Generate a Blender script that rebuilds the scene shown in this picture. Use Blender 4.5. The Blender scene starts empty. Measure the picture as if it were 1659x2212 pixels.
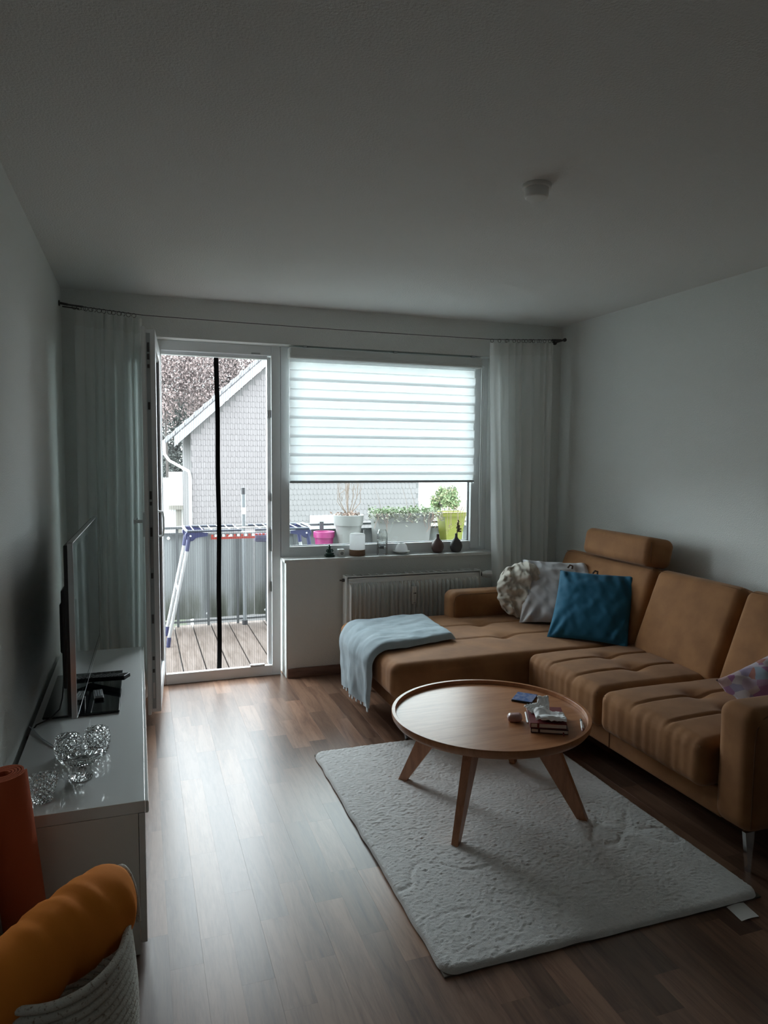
import bpy, math, random
import numpy as np
from mathutils import Vector, Matrix, noise
random.seed(7)
SC = bpy.context.scene
COL = SC.collection
PI = math.pi

# ------------------------------------------------------------------ camera
yaw, pitch, roll = math.radians(19.19), math.radians(-4.573), math.radians(0.484)
FPX = 1523.3
fwd = Vector((math.sin(yaw)*math.cos(pitch), math.cos(yaw)*math.cos(pitch), math.sin(pitch)))
rgt = Vector((math.cos(yaw), -math.sin(yaw), 0)); upv = rgt.cross(fwd)
r2 = rgt*math.cos(roll) + upv*math.sin(roll); u2 = upv*math.cos(roll) - rgt*math.sin(roll)
cd = bpy.data.cameras.new('camera'); cam = bpy.data.objects.new('camera', cd); COL.objects.link(cam)
cam.matrix_world = Matrix(((r2.x, u2.x, -fwd.x, 0), (r2.y, u2.y, -fwd.y, 0), (r2.z, u2.z, -fwd.z, 1.525), (0, 0, 0, 1)))
cd.sensor_fit = 'VERTICAL'; cd.sensor_height = 24.0; cd.lens = 24.0*FPX/2212.0
cd.clip_start = 0.02; cd.clip_end = 300
SC.camera = cam

# ------------------------------------------------------------------ world, light, exposure
wd = bpy.data.worlds.new('overcast_sky'); SC.world = wd; wd.use_nodes = True
nt = wd.node_tree; bg = nt.nodes['Background']
bg.inputs[0].default_value = (0.865, 0.96, 1.0, 1)
bg.inputs[1].default_value = 13.0
def portal(name, x0, x1, z0, z1, y):
    l = bpy.data.lights.new(name, 'AREA'); l.shape = 'RECTANGLE'; l.size = x1-x0; l.size_y = z1-z0
    l.cycles.is_portal = True
    o = bpy.data.objects.new(name, l); COL.objects.link(o)
    o.location = ((x0+x1)/2, y, (z0+z1)/2); o.rotation_euler = (-PI/2, 0, 0)
portal('daylight_portal_door', 0.14, 0.85, 0.08, 2.18, 4.90)
portal('daylight_portal_window', 0.97, 2.36, 0.88, 2.20, 4.90)
vs = SC.view_settings
vs.view_transform = 'Standard'; vs.look = 'None'; vs.gamma = 1.0; vs.use_curve_mapping = False
vs.exposure = 0.0
SC.cycles.max_bounces = 14; SC.cycles.diffuse_bounces = 7; SC.cycles.transparent_max_bounces = 24
SC.cycles.caustics_reflective = False; SC.cycles.caustics_refractive = False
SC.cycles.sample_clamp_indirect = 6.0

# ------------------------------------------------------------------ room constants (metres)
XL, XR, YW, ZC, YR = -0.42, 3.035, 4.675, 2.5, -4.0      # left / right wall, window wall, ceiling, rear wall
YF = 4.775                                               # inner face of door and window frame

# ------------------------------------------------------------------ materials
MATS = {}
def nodes_of(name):
    m = bpy.data.materials.new(name); m.use_nodes = True
    t = m.node_tree; p = t.nodes['Principled BSDF']; MATS[name] = m
    return m, t, p
def lk(t, a, b): t.links.new(a, b)
def coords(t, scale=(1, 1, 1), rot=(0, 0, 0), rnd=False, kind='Object'):
    tc = t.nodes.new('ShaderNodeTexCoord'); mp = t.nodes.new('ShaderNodeMapping')
    mp.inputs['Scale'].default_value = scale; mp.inputs['Rotation'].default_value = rot
    lk(t, tc.outputs[kind], mp.inputs['Vector'])
    if rnd:
        oi = t.nodes.new('ShaderNodeObjectInfo'); mu = t.nodes.new('ShaderNodeMath'); mu.operation = 'MULTIPLY'
        mu.inputs[1].default_value = 37.0; lk(t, oi.outputs['Random'], mu.inputs[0])
        cb = t.nodes.new('ShaderNodeCombineXYZ')
        for i in range(3): lk(t, mu.outputs[0], cb.inputs[i])
        lk(t, cb.outputs[0], mp.inputs['Location'])
    return mp.outputs[0]
def noise_n(t, vec, scale, detail=3, rough=.55, dist=0):
    n = t.nodes.new('ShaderNodeTexNoise'); n.inputs['Scale'].default_value = scale
    n.inputs['Detail'].default_value = detail; n.inputs['Roughness'].default_value = rough; n.inputs['Distortion'].default_value = dist
    lk(t, vec, n.inputs['Vector']); return n
def ramp(t, fac, stops):
    r = t.nodes.new('ShaderNodeValToRGB')
    e = r.color_ramp.elements
    while len(e) < len(stops): e.new(0.5)
    for i, (p, c) in enumerate(stops): e[i].position = p; e[i].color = (c[0], c[1], c[2], 1)
    lk(t, fac, r.inputs[0]); return r
def bump(t, p, h, strength, dist=.01):
    b = t.nodes.new('ShaderNodeBump'); b.inputs['Strength'].default_value = strength; b.inputs['Distance'].default_value = dist
    lk(t, h, b.inputs['Height']); lk(t, b.outputs[0], p.inputs['Normal']); return b
def mat(name, col, rough=.5, spec=.5, metal=0, var=None, bmp=None, sheen=0, coat=0, rnd=False, sc=(1, 1, 1)):
    """var = (scale, second colour, low, high), bmp = (scale, strength, distance)"""
    if name in MATS: return MATS[name]
    m, t, p = nodes_of(name)
    p.inputs['Base Color'].default_value = (*col, 1); p.inputs['Roughness'].default_value = rough
    p.inputs['Specular IOR Level'].default_value = spec; p.inputs['Metallic'].default_value = metal
    if sheen: p.inputs['Sheen Weight'].default_value = sheen; p.inputs['Sheen Roughness'].default_value = .4
    if coat: p.inputs['Coat Weight'].default_value = coat; p.inputs['Coat Roughness'].default_value = .08
    if var or bmp: vec = coords(t, sc, rnd=rnd)
    if var:
        n = noise_n(t, vec, var[0], 4); r = ramp(t, n.outputs['Fac'], [(var[2], col), (var[3], var[1])]); lk(t, r.outputs[0], p.inputs['Base Color'])
    if bmp:
        n2 = noise_n(t, vec, bmp[0], 3); bump(t, p, n2.outputs['Fac'], bmp[1], bmp[2])
    return m
def wood(name, stops, scale=(1, 1, 1), rough=.4, spec=.5, rnd=True, bstr=.15, grain=9.0, tint=None):
    m, t, p = nodes_of(name)
    vec = coords(t, scale, rnd=rnd)
    n = noise_n(t, vec, grain, 5, .6, .6); fine = noise_n(t, vec, grain*7, 3, .6, .2)
    mx = t.nodes.new('ShaderNodeMath'); mx.operation = 'MULTIPLY_ADD'; mx.inputs[1].default_value = .3; lk(t, fine.outputs['Fac'], mx.inputs[0]); lk(t, n.outputs['Fac'], mx.inputs[2])
    r = ramp(t, mx.outputs[0], stops); c = r.outputs[0]
    if tint:
        oi = t.nodes.new('ShaderNodeObjectInfo'); tr = ramp(t, oi.outputs['Random'], tint)
        mul = t.nodes.new('ShaderNodeMixRGB'); mul.blend_type = 'MULTIPLY'; mul.inputs[0].default_value = 1
        lk(t, c, mul.inputs[1]); lk(t, tr.outputs[0], mul.inputs[2]); c = mul.outputs[0]
    lk(t, c, p.inputs['Base Color']); p.inputs['Roughness'].default_value = rough; p.inputs['Specular IOR Level'].default_value = spec
    bump(t, p, mx.outputs[0], bstr, .002)
    return m
def pane(name, tint=(.97, .99, .98), ior=1.45, rough=0.0):
    m = bpy.data.materials.new(name); m.use_nodes = True; MATS[name] = m
    t = m.node_tree; t.nodes.clear()
    o = t.nodes.new('ShaderNodeOutputMaterial'); mx = t.nodes.new('ShaderNodeMixShader')
    tr = t.nodes.new('ShaderNodeBsdfTransparent'); tr.inputs[0].default_value = (*tint, 1)
    gl = t.nodes.new('ShaderNodeBsdfGlossy'); gl.inputs['Roughness'].default_value = rough
    fr = t.nodes.new('ShaderNodeFresnel'); fr.inputs['IOR'].default_value = ior
    lk(t, fr.outputs[0], mx.inputs[0]); lk(t, tr.outputs[0], mx.inputs[1]); lk(t, gl.outputs[0], mx.inputs[2]); lk(t, mx.outputs[0], o.inputs[0])
    return m
def cloth(name, col, transl=.5, transp=0.0, bmp=(400, .2), weave=True):
    """thin woven fabric: diffuse + translucent (+ open weave)"""
    m = bpy.data.materials.new(name); m.use_nodes = True; MATS[name] = m
    t = m.node_tree; t.nodes.clear(); o = t.nodes.new('ShaderNodeOutputMaterial')
    d = t.nodes.new('ShaderNodeBsdfDiffuse'); d.inputs[0].default_value = (*col, 1)
    tl = t.nodes.new('ShaderNodeBsdfTranslucent'); tl.inputs[0].default_value = (*col, 1)
    mx = t.nodes.new('ShaderNodeMixShader'); mx.inputs[0].default_value = transl
    lk(t, d.outputs[0], mx.inputs[1]); lk(t, tl.outputs[0], mx.inputs[2]); out = mx.outputs[0]
    if transp:
        tr = t.nodes.new('ShaderNodeBsdfTransparent'); m2 = t.nodes.new('ShaderNodeMixShader'); m2.inputs[0].default_value = transp
        lk(t, out, m2.inputs[1]); lk(t, tr.outputs[0], m2.inputs[2]); out = m2.outputs[0]
    lk(t, out, o.inputs[0]); return m

mat('wall_paint', (.83, .85, .83), .9, .2, bmp=(210, .7, .006))
mat('rear_low_bounce', (.10, .095, .09), .9, .2)  # invented dark tone for the unseen rear wall, cuts bounce near the camera
mat('ceiling_paint', (.80, .81, .80), .95, .1, bmp=(130, .7, .006))
mat('frame_white', (.84, .86, .87), .35, .5)
mat('frame_grey', (.40, .44, .46), .4)
mat('gasket', (.05, .055, .06), .6)
mat('steel', (.55, .56, .57), .3, .5, 1)
mat('dark_steel', (.10, .10, .10), .4, .5, .8)
mat('chrome', (.75, .76, .78), .12, .5, 1)
mat('sill_stone', (.80, .81, .79), .3, .5, var=(14, (.72, .73, .71), .4, .7))
mat('gloss_white', (.76, .78, .78), .07, .5, coat=.5)
mat('satin_white', (.76, .77, .75), .45)
mat('radiator_enamel', (.78, .79, .77), .4)
mat('black_plastic', (.012, .012, .013), .35)
mat('black_gloss', (.006, .007, .008), .06, .5)
mat('screen_glass', (.008, .010, .011), .03, .6)
mat('key_rubber', (.05, .052, .055), .5)
mat('sofa_fabric', (.33, .155, .064), .8, .2, var=(7, (.23, .105, .044), .35, .72), bmp=(520, .12, .002), sheen=.12)
mat('sofa_seam', (.15, .07, .032), .8, .2)
mat('pillow_blue', (.020, .125, .215), .75, .2, var=(7, (.014, .095, .17), .4, .7), bmp=(300, .1, .002), sheen=.15)
mat('pillow_grey', (.62, .62, .64), .9, .1, var=(5, (.54, .54, .56), .4, .7), bmp=(260, .15, .002))
mat('throw_beige', (.62, .58, .51), .95, .1, var=(6, (.54, .50, .44), .4, .7), bmp=(200, .15, .002))
mat('throw_dark', (.12, .085, .07), .95, .1)
mat('blanket_grey', (.40, .47, .51), .95, .1, var=(12, (.33, .40, .44), .35, .7), bmp=(330, .25, .002))
mat('fringe', (.55, .60, .63), .95, .1)
mat('rug_wool', (.82, .825, .82), 1, .05, var=(26, (.75, .755, .75), .35, .7), bmp=(300, .5, .006), sheen=.3)
mat('rug_backing', (.16, .14, .12), .95)
mat('label_white', (.75, .75, .74), .7)
mat('mat_rust', (.46, .105, .045), .85, .2, bmp=(300, .2, .002))
mat('cushion_orange', (.84, .27, .038), .8, .2, var=(5, (.76, .225, .028), .35, .75), bmp=(420, .12, .002))
mat('rope_white', (.66, .65, .60), .95, .1, var=(130, (.26, .19, .14), .56, .72), bmp=(220, .6, .004))
mat('vase_brown', (.19, .115, .105), .55, .4, var=(9, (.11, .07, .066), .35, .7))
mat('vase_grey', (.085, .082, .088), .6, .4, var=(9, (.13, .12, .12), .35, .7))
mat('dry_plant', (.26, .19, .13), .9)
mat('porcelain', (.80, .80, .78), .3)
mat('wax_white', (.78, .78, .76), .5)
mat('statue_green', (.012, .045, .035), .35, .5)
mat('flower_ink', (.03, .035, .05), .6)
mat('stone_pink', (.42, .25, .235), .18, .5, var=(18, (.55, .36, .34), .4, .7))
mat('book_red', (.17, .022, .024), .5)
mat('book_dark', (.05, .012, .016), .5)
mat('paper', (.72, .70, .66), .9, bmp=(900, .3, .001), sc=(.05, .05, 3))
mat('tissue_white', (.92, .93, .94), .95)
mat('pen_silver', (.62, .62, .63), .3, .5, .6)
mat('pen_white', (.75, .75, .76), .3)
mat('pen_red', (.20, .03, .025), .35)
mat('phone_case', (.010, .012, .016), .3)
mat('print_blue', (.03, .10, .32), .4, .5, var=(60, (.22, .26, .42), .42, .6))
mat('floral', (.42, .20, .17), .6, .3)
mat('grip_black', (.02, .02, .022), .5)
mat('pole_grey', (0.1302, 0.1426, 0.1488), .4)
mat('rack_navy', (0.0223, 0.0248, 0.0794), .4)
mat('rack_dark', (.03, .035, .05), .4)
mat('rack_white', (0.3385, 0.3429, 0.3472), .35)
mat('clip_red', (0.2821, 0.0260, 0.0130), .4)
mat('bag_lilac', (0.0750, 0.0750, 0.1228), .7)
mat('pot_pink', (0.2604, 0.0279, 0.1240), .4)
mat('pot_white', (0.1550, 0.1550, 0.1488), .5)
mat('pot_lime', (0.1773, 0.1910, 0.0205), .45)
mat('soil', (.10, .07, .05), 1)
mat('twig', (0.1550, 0.1116, 0.0868), .9)
mat('dry_leaf', (0.1922, 0.1302, 0.1054), .9)
mat('succulent', (0.0949, 0.1283, 0.0614), .7)
mat('succulent_pale', (0.1705, 0.1705, 0.1302), .7)
mat('shrub_green', (0.0744, 0.1042, 0.0397), .7)
mat('shrub_tan', (0.1451, 0.1395, 0.0725), .8)
mat('leaf_copper', (0.1240, 0.0961, 0.0930), .8)
mat('leaf_copper_pale', (0.1798, 0.1364, 0.1302), .8)
mat('leaf_dark', (0.0620, 0.0682, 0.0620), .8)
mat('bark', (0.0434, 0.0372, 0.0341), .95)
mat('shingle', (.102, .094, .095), .85, var=(.5, (.095, .087, .088), .4, .6), rnd=True)
mat('house_wall', (0.0775, 0.0744, 0.0744), .9)
mat('verge', (0.1302, 0.1333, 0.1395), .7)
mat('roof_tile', (0.1054, 0.1054, 0.1116), .8)
mat('soffit', (.14, .14, .14), .8)
mat('gutter_white', (0.5332, 0.5332, 0.5394), .5)
mat('render_white', (0.5456, 0.5456, 0.5394), .8)
mat('render_tan', (0.2046, 0.1922, 0.1705), .9)
mat('win_dark', (.16, .24, .25), .2)
mat('lawn', (0.0930, 0.1054, 0.0744), 1)
mat('railing_grey', (0.0781, 0.0837, 0.0868), .5, .5, .3)
mat('plaster_smooth', (.72, .74, .73), .85, .2)
mat('magnet_black', (.006, .006, .006), .9, .1)
mat('stand_wire', (.33, .32, .30), .35, .5, 1)
mat('digit_dark', (.06, .06, .06), .4)
mat('shadow_gap', (.03, .03, .03), .9)
pane('window_glass', (.94, .97, .965)); pane('clear_glass', (.96, .975, .97), 1.5)
cloth('curtain_sheer', (.95, .965, .955), .5, .05)
cloth('curtain_hem', (.86, .87, .85), .35)
cloth('blind_band', (.90, .91, .92), .55)
cloth('blind_sheer', (.90, .92, .92), .6, .72)
cloth('mesh_fly', (.10, .10, .11), .3, .90)
cloth('thread_dark', (.06, .065, .07), .3, .68)
cloth('lamp_shade', (.985, .985, .99), .66)
m, t, p = nodes_of('crystal'); p.inputs['Base Color'].default_value = (.97, .985, .98, 1); p.inputs['Roughness'].default_value = .02
p.inputs['Transmission Weight'].default_value = 1.0; p.inputs['IOR'].default_value = 1.5
wood('laminate', [(.36, (.085, .046, .034)), (.55, (.165, .095, .066)), (.76, (.25, .155, .108))], (9, .8, 1), .33, .72, True, .10, 3.0,
     tint=[(0, (.46, .42, .40)), (.22, (1.05, .98, .92)), (.45, (.62, .60, .60)), (.70, (1.45, 1.33, 1.22)), (1, (.85, .80, .78))])
_p = MATS['laminate'].node_tree.nodes['Principled BSDF']; _p.inputs['Coat Weight'].default_value = .0; _p.inputs['Coat Roughness'].default_value = .34; _p.inputs['Coat IOR'].default_value = 1.65
wood('laminate_plain', [(.36, (.11, .065, .046)), (.76, (.27, .17, .12))], (9, .8, 1), .32, .5, False, .1, 3.0)
wood('skirting_wood', [(.35, (.10, .055, .042)), (.75, (.22, .13, .10))], (1, 6, 9), .45, .4, False, .1, 4.0)
wood('oak_top', [(.36, (.29, .108, .040)), (.56, (.37, .152, .064)), (.78, (.44, .198, .090))], (1.0, 9, 1), .33, .38, False, .10, 4.0)
wood('oak_leg', [(.36, (.26, .098, .044)), (.76, (.42, .185, .09))], (9, 9, 1.2), .4, .5, True, .1, 5.0)
wood('lamp_wood', [(.36, (.16, .085, .05)), (.76, (.30, .175, .105))], (1, 1, 9), .5, .4, False, .1, 20.0)
wood('deck_wood', [(.34, (.044, .031, .023)), (.54, (.095, .078, .067)), (.76, (.14, .12, .107))], (8, 1, 1), .85, .2, True, .4, 3.0, tint=[(0, (.85, .82, .8)), (1, (1.08, 1.02, 1.0))])
# corrugated balcony screen: grey with green algae near the deck
m, t, p = nodes_of('balcony_screen')
tc = t.nodes.new('ShaderNodeTexCoord'); sp = t.nodes.new('ShaderNodeSeparateXYZ'); lk(t, tc.outputs['Object'], sp.inputs[0])
n = noise_n(t, coords(t, (3.2, 1, .7)), 1.6, 5, .6)
mr = t.nodes.new('ShaderNodeMapRange'); mr.inputs[1].default_value = .05; mr.inputs[2].default_value = .42; mr.inputs[3].default_value = .62; mr.inputs[4].default_value = 0
lk(t, sp.outputs[2], mr.inputs[0]); ad = t.nodes.new('ShaderNodeMath'); ad.operation = 'MULTIPLY'; lk(t, mr.outputs[0], ad.inputs[0])
rr = ramp(t, n.outputs['Fac'], [(.38, (.15, .15, .15)), (.62, (1.5, 1.5, 1.5))]); lk(t, rr.outputs[0], ad.inputs[1])
r = ramp(t, ad.outputs[0], [(.08, (.155, .166, .168)), (.35, (.085, .092, .08)), (.65, (.034, .040, .026))]); lk(t, r.outputs[0], p.inputs['Base Color']); p.inputs['Roughness'].default_value = .6
# printed pillow
m = MATS['floral']; t = m.node_tree; p = t.nodes['Principled BSDF']
v = t.nodes.new('ShaderNodeTexVoronoi'); v.inputs['Scale'].default_value = 19; lk(t, coords(t), v.inputs['Vector'])
r = ramp(t, v.outputs['Color'], [(.15, (.40, .17, .14)), (.4, (.55, .54, .58)), (.6, (.33, .13, .27)), (.8, (.30, .37, .45)), (1, (.46, .36, .34))])
lk(t, r.outputs[0], p.inputs['Base Color'])

# ------------------------------------------------------------------ geometry helpers
class G:
    def __init__(s): s.v = []; s.f = []
    def add(s, vs_, fs_):
        o = len(s.v); s.v += [tuple(q) for q in vs_]; s.f += [tuple(i+o for i in f) for f in fs_]; return s
    def box(s, x0, x1, y0, y1, z0, z1, r=0, k=1, fn=None):
        if r: return s.rbox((x0+x1)/2, (y0+y1)/2, (z0+z1)/2, (x1-x0)/2, (y1-y0)/2, (z1-z0)/2, r, k)
        return s.add([(x, y, z) for z in (z0, z1) for y in (y0, y1) for x in (x0, x1)],
                     [(0, 2, 3, 1), (4, 5, 7, 6), (0, 1, 5, 4), (2, 6, 7, 3), (0, 4, 6, 2), (1, 3, 7, 5)])
    def rbox(s, cx, cy, cz, hx, hy, hz, r, k=3, n=(1, 1, 1), fn=None, R=None):
        h = (hx, hy, hz)
        def samp(a, m):
            q = [-a + r*(1-math.cos(i/k*PI/2)) if False else -a + r*i/k for i in range(k)]
            mid = [-a+r + (2*a-2*r)*i/m for i in range(m+1)]
            return q + mid + [-w for w in reversed(q)]
        S = [samp(h[i], n[i]) for i in range(3)]
        idx = {}; vs_ = []; fs_ = []
        def vid(q):
            key = (round(q[0], 6), round(q[1], 6), round(q[2], 6))
            if key in idx: return idx[key]
            c = [max(-(h[i]-r), min(h[i]-r, q[i])) for i in range(3)]
            d = [q[i]-c[i] for i in range(3)]
            # even out angles
            d = [math.copysign(math.tan(min(1, abs(w)/r)*PI/4)*r, w) if r else w for w in d]
            L = math.sqrt(sum(w*w for w in d)) or 1
            pnt = Vector([c[i]+d[i]/L*r for i in range(3)])
            if fn: pnt = Vector(fn(pnt))
            if R: pnt = R @ pnt
            idx[key] = len(vs_); vs_.append((pnt[0]+cx, pnt[1]+cy, pnt[2]+cz)); return idx[key]
        for ax in range(3):
            a, b = (ax+1) % 3, (ax+2) % 3
            for sg in (-1, 1):
                for i in range(len(S[a])-1):
                    for j in range(len(S[b])-1):
                        q = []
                        for (ii, jj) in ((i, j), (i+1, j), (i+1, j+1), (i, j+1)):
                            w = [0, 0, 0]; w[ax] = sg*h[ax]; w[a] = S[a][ii]; w[b] = S[b][jj]; q.append(vid(w))
                        fs_.append(q if sg > 0 else q[::-1])
        return s.add(vs_, fs_)
    def tube(s, pts, r, seg=8, cap=True, closed=False):
        pts = [Vector(q) for q in pts]; n = len(pts); rings = []
        ref = Vector((0, 0, 1)); prev = None
        for i, q in enumerate(pts):
            if closed: d = pts[(i+1) % n]-pts[i-1]
            else: d = pts[min(i+1, n-1)]-pts[max(i-1, 0)]
            d.normalize()
            if prev is None:
                a = ref if abs(d.dot(ref)) < .95 else Vector((1, 0, 0)); u = d.cross(a).normalized()
            else:
                u = (prev - d*prev.dot(d)); u = u.normalized() if u.length > 1e-6 else d.orthogonal().normalized()
            w = d.cross(u); prev = u
            rr = r[i] if isinstance(r, (list, tuple)) else r
            rings.append([q + (u*math.cos(2*PI*j/seg) + w*math.sin(2*PI*j/seg))*rr for j in range(seg)])
        vs_ = [q for R_ in rings for q in R_]; fs_ = []
        for i in range(n if closed else n-1):
            a = i*seg; b = ((i+1) % n)*seg
            for j in range(seg):
                k = (j+1) % seg; fs_.append((a+j, a+k, b+k, b+j))
        if cap and not closed:
            fs_.append(tuple(reversed(range(seg)))); fs_.append(tuple((n-1)*seg+j for j in range(seg)))
        return s.add(vs_, fs_)
    def lathe(s, prof, c=(0, 0, 0), seg=32, fn=None, axis=None, capb=True, capt=True):
        vs_ = []; fs_ = []; n = len(prof)
        for i, (r, z) in enumerate(prof):
            for j in range(seg):
                a = 2*PI*j/seg; rr = r*(fn(a, z, i) if fn else 1)
                q = Vector((rr*math.cos(a), rr*math.sin(a), z))
                if axis: q = axis @ q
                vs_.append((q[0]+c[0], q[1]+c[1], q[2]+c[2]))
        for i in range(n-1):
            for j in range(seg):
                k = (j+1) % seg; fs_.append((i*seg+j, i*seg+k, (i+1)*seg+k, (i+1)*seg+j))
        if capb: fs_.append(tuple(reversed(range(seg))))
        if capt: fs_.append(tuple((n-1)*seg+j for j in range(seg)))
        return s.add(vs_, fs_)
    def grid(s, fn, nu, nv, wrap=False):
        vs_ = [fn(i/nu, j/nv) for i in range(nu+1) for j in range(nv+1)]
        return s.add(vs_, [(i*(nv+1)+j, (i+1)*(nv+1)+j, (i+1)*(nv+1)+j+1, i*(nv+1)+j+1) for i in range(nu) for j in range(nv)])
    def prism(s, poly, a, b, plane='xz'):
        """extrude a polygon: plane 'xz' along y from a to b, 'xy' along z, 'yz' along x"""
        def P(q, w): return {'xz': (q[0], w, q[1]), 'xy': (q[0], q[1], w), 'yz': (w, q[0], q[1])}[plane]
        n = len(poly)
        vs_ = [P(q, a) for q in poly] + [P(q, b) for q in poly]
        fs_ = [tuple(range(n)), tuple(reversed(range(n, 2*n)))] + [(i, i+n, (i+1) % n+n, (i+1) % n) for i in range(n)]
        return s.add(vs_, fs_)
    def xform(s, M_, start=0):
        for i in range(start, len(s.v)): s.v[i] = tuple(M_ @ Vector(s.v[i]))
        return s
ORG = {}
def link(o): COL.objects.link(o); return o
def mesh_of(name, g, m, org, smooth):
    me = bpy.data.meshes.new(name)
    me.from_pydata([(q[0]-org[0], q[1]-org[1], q[2]-org[2]) for q in g.v], [], g.f)
    me.materials.append(MATS[m])
    me.validate(); 
    import bmesh
    bm = bmesh.new(); bm.from_mesh(me); bmesh.ops.recalc_face_normals(bm, faces=bm.faces); bm.to_mesh(me); bm.free()
    if smooth:
        me.polygons.foreach_set('use_smooth', [True]*len(me.polygons)); me.set_sharp_from_angle(angle=math.radians(smooth))
    return me
def wn(o, smooth):
    if smooth and len(o.data.vertices) < 1500:
        w = o.modifiers.new('weighted_normals', 'WEIGHTED_NORMAL'); w.keep_sharp = True; w.weight = 100; w.thresh = 0.0001
    return o
def part(name, g, m, parent, smooth=35, label=None, kind=None):
    org = ORG[parent.name]
    o = link(bpy.data.objects.new(name, mesh_of(name, g, m, org, smooth))); o.parent = parent; ORG[o.name] = org; wn(o, smooth)
    if label: o['label'] = label
    if kind: o['kind'] = kind
    return o
def thing(name, label, cat, loc, group=None):
    o = link(bpy.data.objects.new(name, None)); o.empty_display_size = .05; o.location = loc; ORG[o.name] = tuple(loc)
    o['label'] = label; o['category'] = cat
    if group: o['group'] = group
    return o
def solid(name, g, m, label, cat, loc, smooth=35, group=None):
    o = link(bpy.data.objects.new(name, mesh_of(name, g, m, loc, smooth))); o.location = loc; ORG[o.name] = tuple(loc)
    o['label'] = label; o['category'] = cat
    if group: o['group'] = group
    return o
def struct(name, g=None, m=None, loc=(0, 0, 0), smooth=35, label=None):
    if g is None: o = bpy.data.objects.new(name, None); o.empty_display_size = .05
    else: o = bpy.data.objects.new(name, mesh_of(name, g, m, loc, smooth))
    link(o); o.location = loc; ORG[o.name] = tuple(loc); o['kind'] = 'structure'
    if label: o['label'] = label
    return o
def nz(x, y, z=0): return noise.noise(Vector((x, y, z)))
def rotM(p, axis, deg): return Matrix.Translation(p) @ Matrix.Rotation(math.radians(deg), 4, axis) @ Matrix.Translation(-Vector(p))
#--PART2--
# ------------------------------------------------------------------ the room
g = G().box(XL-.1, XR+.1, YR-.1, YW+.3, -.16, -.008)
floor = struct('floor', g, 'laminate_plain', label='wood laminate floor of narrow grey brown strips')
rng = random.Random(11)
W_ = .0963; rows = int(math.ceil((XR-XL)/W_))
for i in range(rows):
    x0 = XL + i*W_; x1 = min(XR, x0+W_)
    y = 1.30; first = True; ph = (i//2*.47) % 1.28
    while y < YW-.02:
        L = rng.uniform(.34, .66)
        if first: L = rng.uniform(.15, .6); first = False
        ye = min(y+L, YW+ (.10 if .06 < (x0+x1)/2 < .92 else 0))
        if YW+.1-ye < .22: ye = YW + (.10 if .06 < (x0+x1)/2 < .92 else 0)
        gp = .00001 if i % 2 else .0002
        c = .0001
        a0, a1, b0, b1 = x0+gp, x1-.00001, y+.00002, ye-.00002
        me = G().add([(a0, b0, -.008), (a1, b0, -.008), (a1, b1, -.008), (a0, b1, -.008), (a0, b0, -c), (a1, b0, -c), (a1, b1, -c), (a0, b1, -c),
                      (a0+c, b0+c, 0), (a1-c, b0+c, 0), (a1-c, b1-c, 0), (a0+c, b1-c, 0)],
                     [(0, 1, 5, 4), (1, 2, 6, 5), (2, 3, 7, 6), (3, 0, 4, 7), (4, 5, 9, 8), (5, 6, 10, 9), (6, 7, 11, 10), (7, 4, 8, 11), (8, 9, 10, 11)])
        part('plank', me, 'laminate', floor, smooth=0)
        y = ye
g = G()
for i in range(rows):
    x0 = XL + i*W_; y = YR
    while y < 1.3:
        ye = min(1.3, y+rng.uniform(.3, .6)); g.box(x0+.0004, min(XR, x0+W_)-.0004, y+.0004, ye-.0004, -.008, 0); y = ye
part('plank_field', g, 'laminate_plain', floor, smooth=0, kind='stuff')
struct('ceiling', G().box(XL-.1, XR+.1, YR-.1, YW+.3, ZC, ZC+.15), 'ceiling_paint', label='white woodchip papered ceiling')
struct('wall_left', G().box(XL-.12, XL, YR-.1, YW+.3, 0, ZC), 'wall_paint', label='white wall beside the television')
struct('wall_right', G().box(XR, XR+.12, YR-.1, YW+.3, 0, ZC), 'wall_paint', label='white wall behind the sofa')
struct('wall_rear', G().box(XL-.1, XR+.1, YR-.12, YR, 0, ZC), 'rear_low_bounce', label='unseen rear wall of the room, darkened to cut bounce light')
DX0, DX1, WX1, ZL, ZP = .085, .93, 2.475, 2.25, .80       # opening: door left, parapet start, window right, lintel, parapet top
g = G().box(XL, DX0, YW, YW+.25, 0, ZC).box(DX0, WX1, YW, YW+.25, ZL, ZC).box(DX1, WX1, YW, YW+.25, 0, ZP).box(WX1, XR, YW, YW+.25, 0, ZC)
struct('wall_window', g, 'wall_paint', label='white window wall with balcony door')
def skirt(name, x0, x1, y0, y1, axis):
    return struct(name, G().box(x0, x1, y0, y1, 0, .066, .003), 'skirting_wood', label='brown wood effect skirting board')
skirt('baseboard_window', DX1+.006, XR-.001, YW-.014, YW, 0)
skirt('baseboard_left', XL, XL+.013, YR, YW, 1)
skirt('baseboard_right', XR-.013, XR, YR, YW-.015, 1)

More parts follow.
